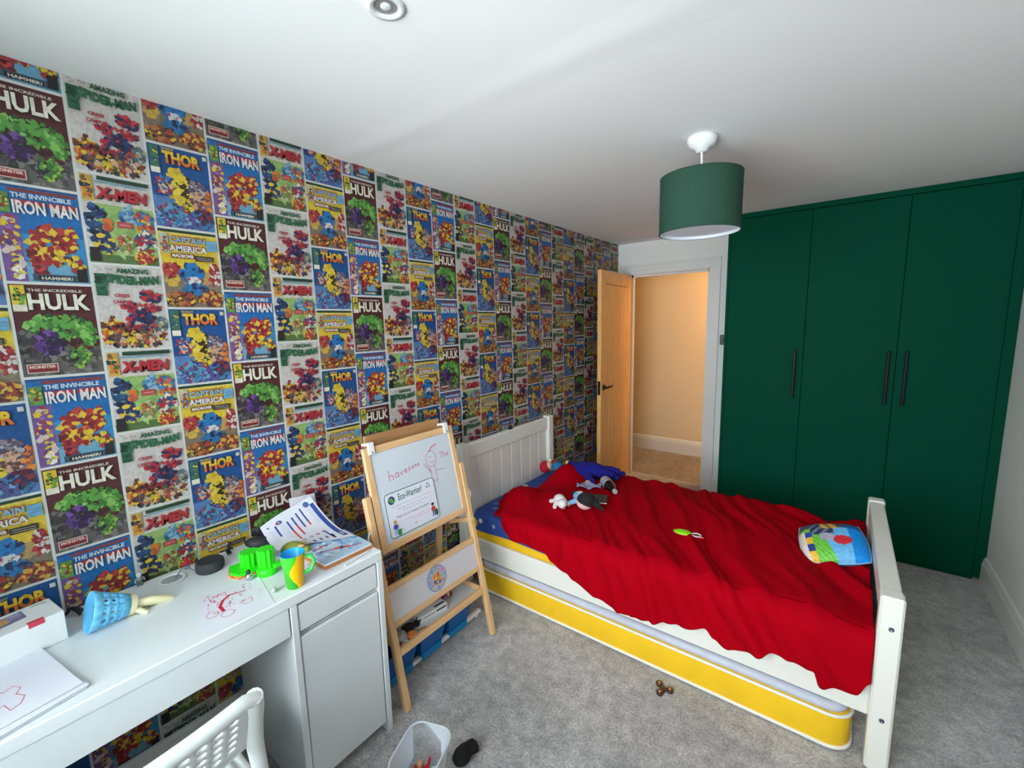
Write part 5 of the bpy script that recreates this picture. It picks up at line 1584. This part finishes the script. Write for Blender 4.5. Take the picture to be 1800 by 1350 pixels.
# doll with black hair and light blue top
dh = thing('plush_doll', 'black-haired plush doll in a light blue top lying face down on the duvet', 'plush toy', onb(0.645, 2.03, 0.006), (0, 0, math.radians(-42)))
LB = mat('light_blue_fleece', (130, 176, 222), .9, .3, 150); BHR = mat('black_plush_hair', (24, 22, 24), .85, .6, 120); PINK = mat('pink_felt', (234, 190, 190), .9)
MB().ell((0, 0, 0.030), (0.068, 0.040, 0.030), 20, 12).build('body', LB, dh)
MB().ell((0.092, -0.006, 0.045), (0.050, 0.050, 0.044), 20, 14).build('head', PINK, dh)
MB().ell((0.094, 0.000, 0.053), (0.052, 0.054, 0.044), 20, 14).build('hair', BHR, dh)
MB().tube([(0.12, 0.03, 0.05), (0.145, 0.055, 0.035), (0.16, 0.075, 0.015)], [0.02, 0.016, 0.008], 10).build('hair_tuft', BHR, dh)
MB().tube([(0.03, -0.03, 0.030), (0.03, -0.062, 0.022), (0.028, -0.088, 0.016)], [0.016, 0.014, 0.012], 10).build('sleeve', LB, dh)
MB().ell((0.028, -0.102, 0.015), (0.014, 0.016, 0.011)).build('hand', PINK, dh)
MB().tube([(-0.05, 0.01, 0.024), (-0.08, 0.004, 0.018), (-0.105, -0.004, 0.014)], [0.022, 0.019, 0.016], 10).build('leg', mat('navy_fleece', (24, 34, 84), .9), dh)
MB().box(-0.028, 0.012, -0.014, 0.018, 0.056, 0.0605, 0.002).build('collar_tag', mat('white_felt', (226, 226, 226), .9), dh)
# white plush puppy
wp = thing('plush_puppy', 'small white plush puppy next to the black-haired doll', 'plush toy', onb(0.575, 1.915, 0.004), (0, 0, math.radians(-35)))
WP = mat('white_plush', (222, 218, 216), .95, .6, 140)
MB().ell((-0.006, 0, 0.034), (0.040, 0.034, 0.032), 18, 12).build('body', WP, wp)
MB().ell((0.040, -0.006, 0.030), (0.030, 0.026, 0.026), 18, 12).build('head', WP, wp)
MB().ell((0.066, -0.010, 0.022), (0.013, 0.012, 0.010)).build('muzzle', WP, wp)
for sg in (1, -1):
    MB().ell((0.030, -0.006 + sg * 0.026, 0.034), (0.012, 0.007, 0.017)).build('ear', WP, wp)
    MB().tube([(0.005, sg * 0.024, 0.024), (0.018, sg * 0.040, 0.013), (0.028, sg * 0.046, 0.010)], [0.013, 0.012, 0.011], 10).build('leg', WP, wp)
    MB().tube([(-0.034, sg * 0.018, 0.022), (-0.05, sg * 0.030, 0.013), (-0.06, sg * 0.034, 0.010)], [0.013, 0.012, 0.011], 10).build('leg', WP, wp)
MB().ell((0.078, -0.012, 0.024), (0.004, 0.005, 0.004)).build('nose', BLK, wp)
# notebook and grey patterned cloth under the dolls
nb = thing('notebook', 'black patterned notebook under the black-haired doll', 'notebook', onb(0.70, 2.10, 0.014), (0, 0.0, math.radians(20)))
MB().box(-0.08, 0.075, -0.055, 0.055, 0, 0.008, 0.001).build('pages', PAPER, nb)
MB().box(-0.082, 0.077, -0.057, 0.057, 0.008, 0.0098, 0.0006).build('cover', mat('black_card', (20, 22, 26), .4), nb)
ink = Ink(1, 1)
for i in range(6):
    for j in range(4):
        ink.ring(-.062 + .024 * i, -.040 + .027 * j, .006, .0085, (150, 154, 160), 10)
ink.build('cover_print', lambda x, y, h: (x, y, .0100 + h), PRN, nb)
def clothfn(u, v):
    x, y = -0.075 + 0.15 * u, -0.04 + 0.08 * v
    return (x, y, 0.010 + 0.014 * noise.noise((u * 5, v * 4, 2)) + 0.008 * math.sin(u * 9 + v * 4))
cl = MB().grid(clothfn, 24, 14).build('lilac_cloth', mat('lilac_cotton', (140, 140, 176), .9, .3, 60, .25, 40), None, onb(0.585, 2.255, 0.016), (0, 0, 0.4))
so = cl.modifiers.new('thickness', 'SOLIDIFY'); so.thickness = 0.003
tag(cl, 'crumpled lilac cloth between the blue plush and the notebook', 'cloth')
# drink bottle
pa, pb = Vector((0.625, 2.385)), Vector((0.800, 2.205))
dv = (pb - pa); L = dv.length
zb = max(duvet_z(pa.x, pa.y), duvet_z(pb.x, pb.y), duvet_z((pa.x + pb.x) / 2, (pa.y + pb.y) / 2)) + 0.030
bo = thing('drink_bottle', 'dark plastic drink bottle with grey cap lying on the duvet', 'bottle', (pa.x, pa.y, zb - 0.006), (0, math.pi / 2, math.atan2(dv.y, dv.x)))
MB().lathe([(0, 0), (0.030, 0.0), (0.034, 0.006), (0.034, 0.115), (0.031, 0.14), (0.018, 0.175), (0.0125, 0.19), (0.0125, 0.20)], 28).build('bottle_body', mat('dark_cola_plastic', (24, 16, 14), 0.08), bo)
MB().lathe([(0.0346, 0.022), (0.0348, 0.024), (0.0348, 0.098), (0.0346, 0.10)], 28).build('label_wrap', mat('grey_label', (168, 166, 172), .35, vary=.3, vscale=60), bo)
MB().lathe([(0.0145, 0.192), (0.0145, 0.212), (0.012, 0.214), (0, 0.214)], 20).build('cap', mat('grey_cap', (170, 168, 168), .4), bo)
# green yo-yo on a ring
yo = thing('yoyo', 'lime green oval toy with a white key ring on the red duvet', 'toy', onb(1.243, 1.965, 0.010), (0, 0, 0.12))
LG = mat('lime_plastic', (140, 214, 10), .25)
MB().ell((0, 0, 0.010), (0.042, 0.026, 0.011), 24, 12).build('shell', LG, yo)
MB().tube([(0.0425 * math.cos(t / 14 * math.pi), 0.0265 * math.sin(t / 14 * math.pi), 0.010) for t in range(28)], 0.0018, 6, closed=True).build('seam', mat('pale_lime', (196, 220, 90), .3), yo)
MB().tube([(0.062 + 0.021 * math.cos(t / 12 * math.pi), 0.004 + 0.017 * math.sin(t / 12 * math.pi), 0.007) for t in range(24)], 0.003, 8, closed=True).build('key_ring', mat('white_ring', (220, 226, 234), .3), yo)
MB().box(0.054, 0.074, -0.004, 0.008, 0.002, 0.008, 0.002).build('charm', mat('bronze_charm', (110, 84, 50), .4, metal=.5), yo)
MB().tube([(0.07, -0.014, 0.006), (0.084, -0.012, 0.006), (0.094, -0.006, 0.005)], 0.003, 8).build('tag_end', mat('coral_plastic', (236, 110, 100), .4), yo)

# printed cushion leaning on the footboard
cu = thing('cushion', 'colourful printed cushion in blue, green and yellow against the footboard', 'cushion', (1.845, 2.185, 0.0))
cu.location = (1.832, 2.19, duvet_z(1.832, 2.19) - 0.010)
CT = Matrix.Rotation(math.radians(16), 3, 'X') @ Matrix.Rotation(math.radians(-14), 3, 'Y')
CRZ = Matrix.Rotation(math.radians(12), 3, 'Z')
def cushion(u, v, side):
    x, y = 2 * u - 1, 2 * v - 1
    ex = 1 - abs(x) ** 3.2; ey = 1 - abs(y) ** 3.2
    th_ = 0.046 * (max(0, ex) * max(0, ey)) ** 0.55
    px = 0.126 * x * (1 - 0.10 * y * y); py = 0.122 * y * (1 - 0.10 * x * x)
    p = CRZ @ (CT @ Vector((px, py, side * th_)))
    return Vector((p.x, p.y, p.z + 0.062))
N = 56
vs, fs, cols = [], [], []
def cush_col(x, y):
    """plain colour fields: blue right, green near left, striped left end, navy and tan far side, one red patch"""
    if x < -0.80 and y < .35: return (232, 226, 210)
    if x < -0.56 and y < .30:
        return [(244, 190, 50), (44, 62, 140), (244, 196, 60), (34, 70, 170)][int((y + 1.0) / .33) % 4]
    if (x - .30) ** 2 * 3.2 + (y + .18) ** 2 * 4 < .22: return (216, 40, 56)
    if (x + .12) ** 2 * 4 + (y + .02) ** 2 * 5 < .20: return (176, 174, 190)
    if y > .42 and -.3 < x < .25: return (214, 180, 90) if (x * 7 + y * 3) % 2 < 1.1 else (150, 110, 60)
    if y > .12 and -.62 < x < .1: return (44, 52, 96) if (x * 5 - y * 4) % 1.6 < 1.0 else (120, 140, 150)
    if y > .5: return (30, 96, 160) if x > .5 else (70, 84, 110)
    if x < .02 - .25 * (y + 1): return (120, 206, 70) if (x * 6 + y * 4) % 1 < .6 else (96, 188, 60)
    if x > .52: return (0, 140, 226)
    return (110, 186, 236)
for sd in (1, -1):
    o = len(vs)
    for j in range(N + 1):
        for i in range(N + 1):
            vs.append(cushion(i / N, j / N, sd))
    for j in range(N):
        for i in range(N):
            q = [o + j * (N + 1) + i, o + j * (N + 1) + i + 1, o + (j + 1) * (N + 1) + i + 1, o + (j + 1) * (N + 1) + i]
            fs.append(q if sd > 0 else q[::-1])
            cols.append(cush_col((i + .5) / N * 2 - 1, (j + .5) / N * 2 - 1) if sd > 0 else (60, 150, 214))
me = bpy.data.meshes.new('cover')
me.from_pydata([tuple(v) for v in vs], [], fs)
at = me.color_attributes.new('ink', 'FLOAT_COLOR', 'CORNER')
k = 0
for f, c in zip(fs, cols):
    c = lin(c)
    for _ in f:
        at.data[k].color = (c[0], c[1], c[2], 1); k += 1
for p in me.polygons: p.use_smooth = True
me.materials.append(print_mat('cushion_print', .55))
co = bpy.data.objects.new('cover', me); COL.objects.link(co); co.parent = cu
seam = [cushion(i / 20, 0, 0) for i in range(20)] + [cushion(1, i / 20, 0) for i in range(20)] + [cushion(1 - i / 20, 1, 0) for i in range(20)] + [cushion(0, 1 - i / 20, 0) for i in range(20)]
MB().tube(seam, 0.0025, 6, closed=True).build('seam', mat('cushion_piping', (150, 190, 214), .7), cu)

# black clip on the headboard
hc = thing('headboard_clip', 'small black clip standing on top of the headboard', 'clip', (0.044, 2.152, 0.858))
MB().box(-0.014, 0.014, -0.013, 0.013, 0, 0.012, 0.003).build('base', BLK, hc)
MB().cyl((0, 0, 0.012), (0, 0, 0.062), 0.004, n=10).build('stem', BLK, hc)
MB().ell((0.002, 0, 0.020), (0.010, 0.012, 0.008)).build('jaw', mat('dark_glass_bead', (40, 44, 44), .15), hc)

# ------------------------------------------------------------------ things on the floor
fs_ = thing('fidget_spinner', 'brown three-armed fidget spinner on the carpet in front of the bed', 'fidget spinner', (1.292, 1.562, 0), (0, 0, 0.35))
BRZ = mat('bronze_plastic', (84, 58, 46), .28, metal=.35)
hub = MB().lathe([(0, 0), (0.012, 0), (0.013, 0.004), (0.013, 0.010), (0.011, 0.013), (0, 0.013)], 20).build('hub', BRZ, fs_)
for kk in range(3):
    t = math.radians(120 * kk)
    c = (0.028 * math.cos(t), 0.028 * math.sin(t), 0)
    am = MB().tube([(0.008 * math.cos(t), 0.008 * math.sin(t), 0.006), (0.022 * math.cos(t), 0.022 * math.sin(t), 0.006)], 0.0065, 10).build('arm', BRZ, fs_)
    MB().lathe([(0, 0), (0.013, 0), (0.0145, 0.004), (0.0145, 0.011), (0.012, 0.014), (0, 0.014)], 22, c).build('weight', BRZ, am)
    MB().lathe([(0.006, 0.0141), (0.005, 0.0165), (0, 0.0165)], 14, c).build('bearing', mat('copper_metal', (210, 160, 130), .2, metal=.9), am)
# clear tub with toys
tb = thing('clear_tub', 'clear plastic tub with white rim holding red toys on the carpet', 'tub', (0.735, 0.705, 0), (0, 0, math.radians(20)))
CLR = clear_mat('clear_plastic', (226, 232, 240), .10, .1)
def rrpts(a, b, r, z, n=5):
    return outline(-a, a, -b, b, r, z, n)
rings = [rrpts(.060, .075, .035, .0005), rrpts(.066, .082, .038, .012), rrpts(.080, .100, .045, .112)]
m = len(rings[0])
mb = MB().add([p for r in rings for p in r], [(j * m + i, j * m + (i + 1) % m, (j + 1) * m + (i + 1) % m, (j + 1) * m + i) for j in range(2) for i in range(m)] + [list(range(m))[::-1]], True)
mb.build('tub_wall', CLR, tb)
MB().tube(rrpts(.0815, .1015, .046, .114), .0035, 8, closed=True).build('rim', mat('white_rim_plastic', (222, 232, 236), .3), tb)
rt_ = thing('toy_figure', 'red toy figure lying in the clear tub on the carpet', 'toy figure', (0.735, 0.70, 0.004), (0.0, 0, 2.0))
RT = mat('glossy_red_plastic', (196, 24, 44), .3)
MB().ell((0, 0, 0.024), (0.022, 0.017, 0.030)).build('torso', RT, rt_)
MB().ell((0, 0, 0.062), (0.012, 0.011, 0.013)).build('head', mat('gold_plastic', (190, 150, 110), .35), rt_)
MB().tube([(0.0, -0.016, 0.045), (0.004, -0.03, 0.062), (0.006, -0.036, 0.088)], [0.006, 0.006, 0.004], 8).build('arm', RT, rt_)
MB().tube([(0.0, 0.016, 0.045), (0.012, 0.026, 0.03), (0.02, 0.026, 0.012)], [0.006, 0.006, 0.005], 8).build('arm', RT, rt_)
for sg in (1, -1):
    MB().tube([(0.004, sg * 0.008, 0.010), (0.022, sg * 0.012, 0.008), (0.036, sg * 0.012, 0.007)], [0.008, 0.007, 0.006], 8).build('leg', RT, rt_)
wc = thing('toy_card', 'pale blue toy piece at the bottom of the clear tub', 'toy', (0.715, 0.672, 0.004), (0, 0, 0.6))
MB().box(-0.026, 0.026, -0.018, 0.018, 0, 0.004, 0.001).build('tile', mat('pale_blue_plastic', (186, 200, 220), .4), wc)
MB().box(-0.02, 0.0, -0.004, 0.004, 0.004, 0.009, 0.001).build('peg', mat('sand_plastic', (200, 180, 150), .4), wc)
# black sock rolled up beside the tub
sk = MB()
def sock(u, v):
    t = 2 * math.pi * u
    c = [(0, 0, .024), (.022, .03, .026), (.03, .062, .024), (.055, .09, .022)]
    f = v * 3; i = min(2, int(f)); f -= i
    p = Vector(c[i]).lerp(Vector(c[i + 1]), f)
    r = (.030 - .004 * math.cos(v * 9)) * math.sqrt(max(0.0, 1 - (2 * v - 1) ** 6)) * (1 + .08 * noise.noise((u * 6, v * 6, 1)))
    d = Vector((.55, .83, 0)); sx = Vector((.83, -.55, 0))
    q = p + sx * (r * math.cos(t)) + Vector((0, 0, r * .8 * math.sin(t)))
    return (q.x, q.y, max(0.0, q.z))
sk.grid(sock, 24, 26)
so_ = sk.build('black_sock', mat('black_knit', (14, 14, 16), .95, .6, 220), None, (0.800, 0.795, 0.001), (0, 0, 0.35))
tag(so_, 'crumpled black sock on the carpet beside the clear tub', 'sock')
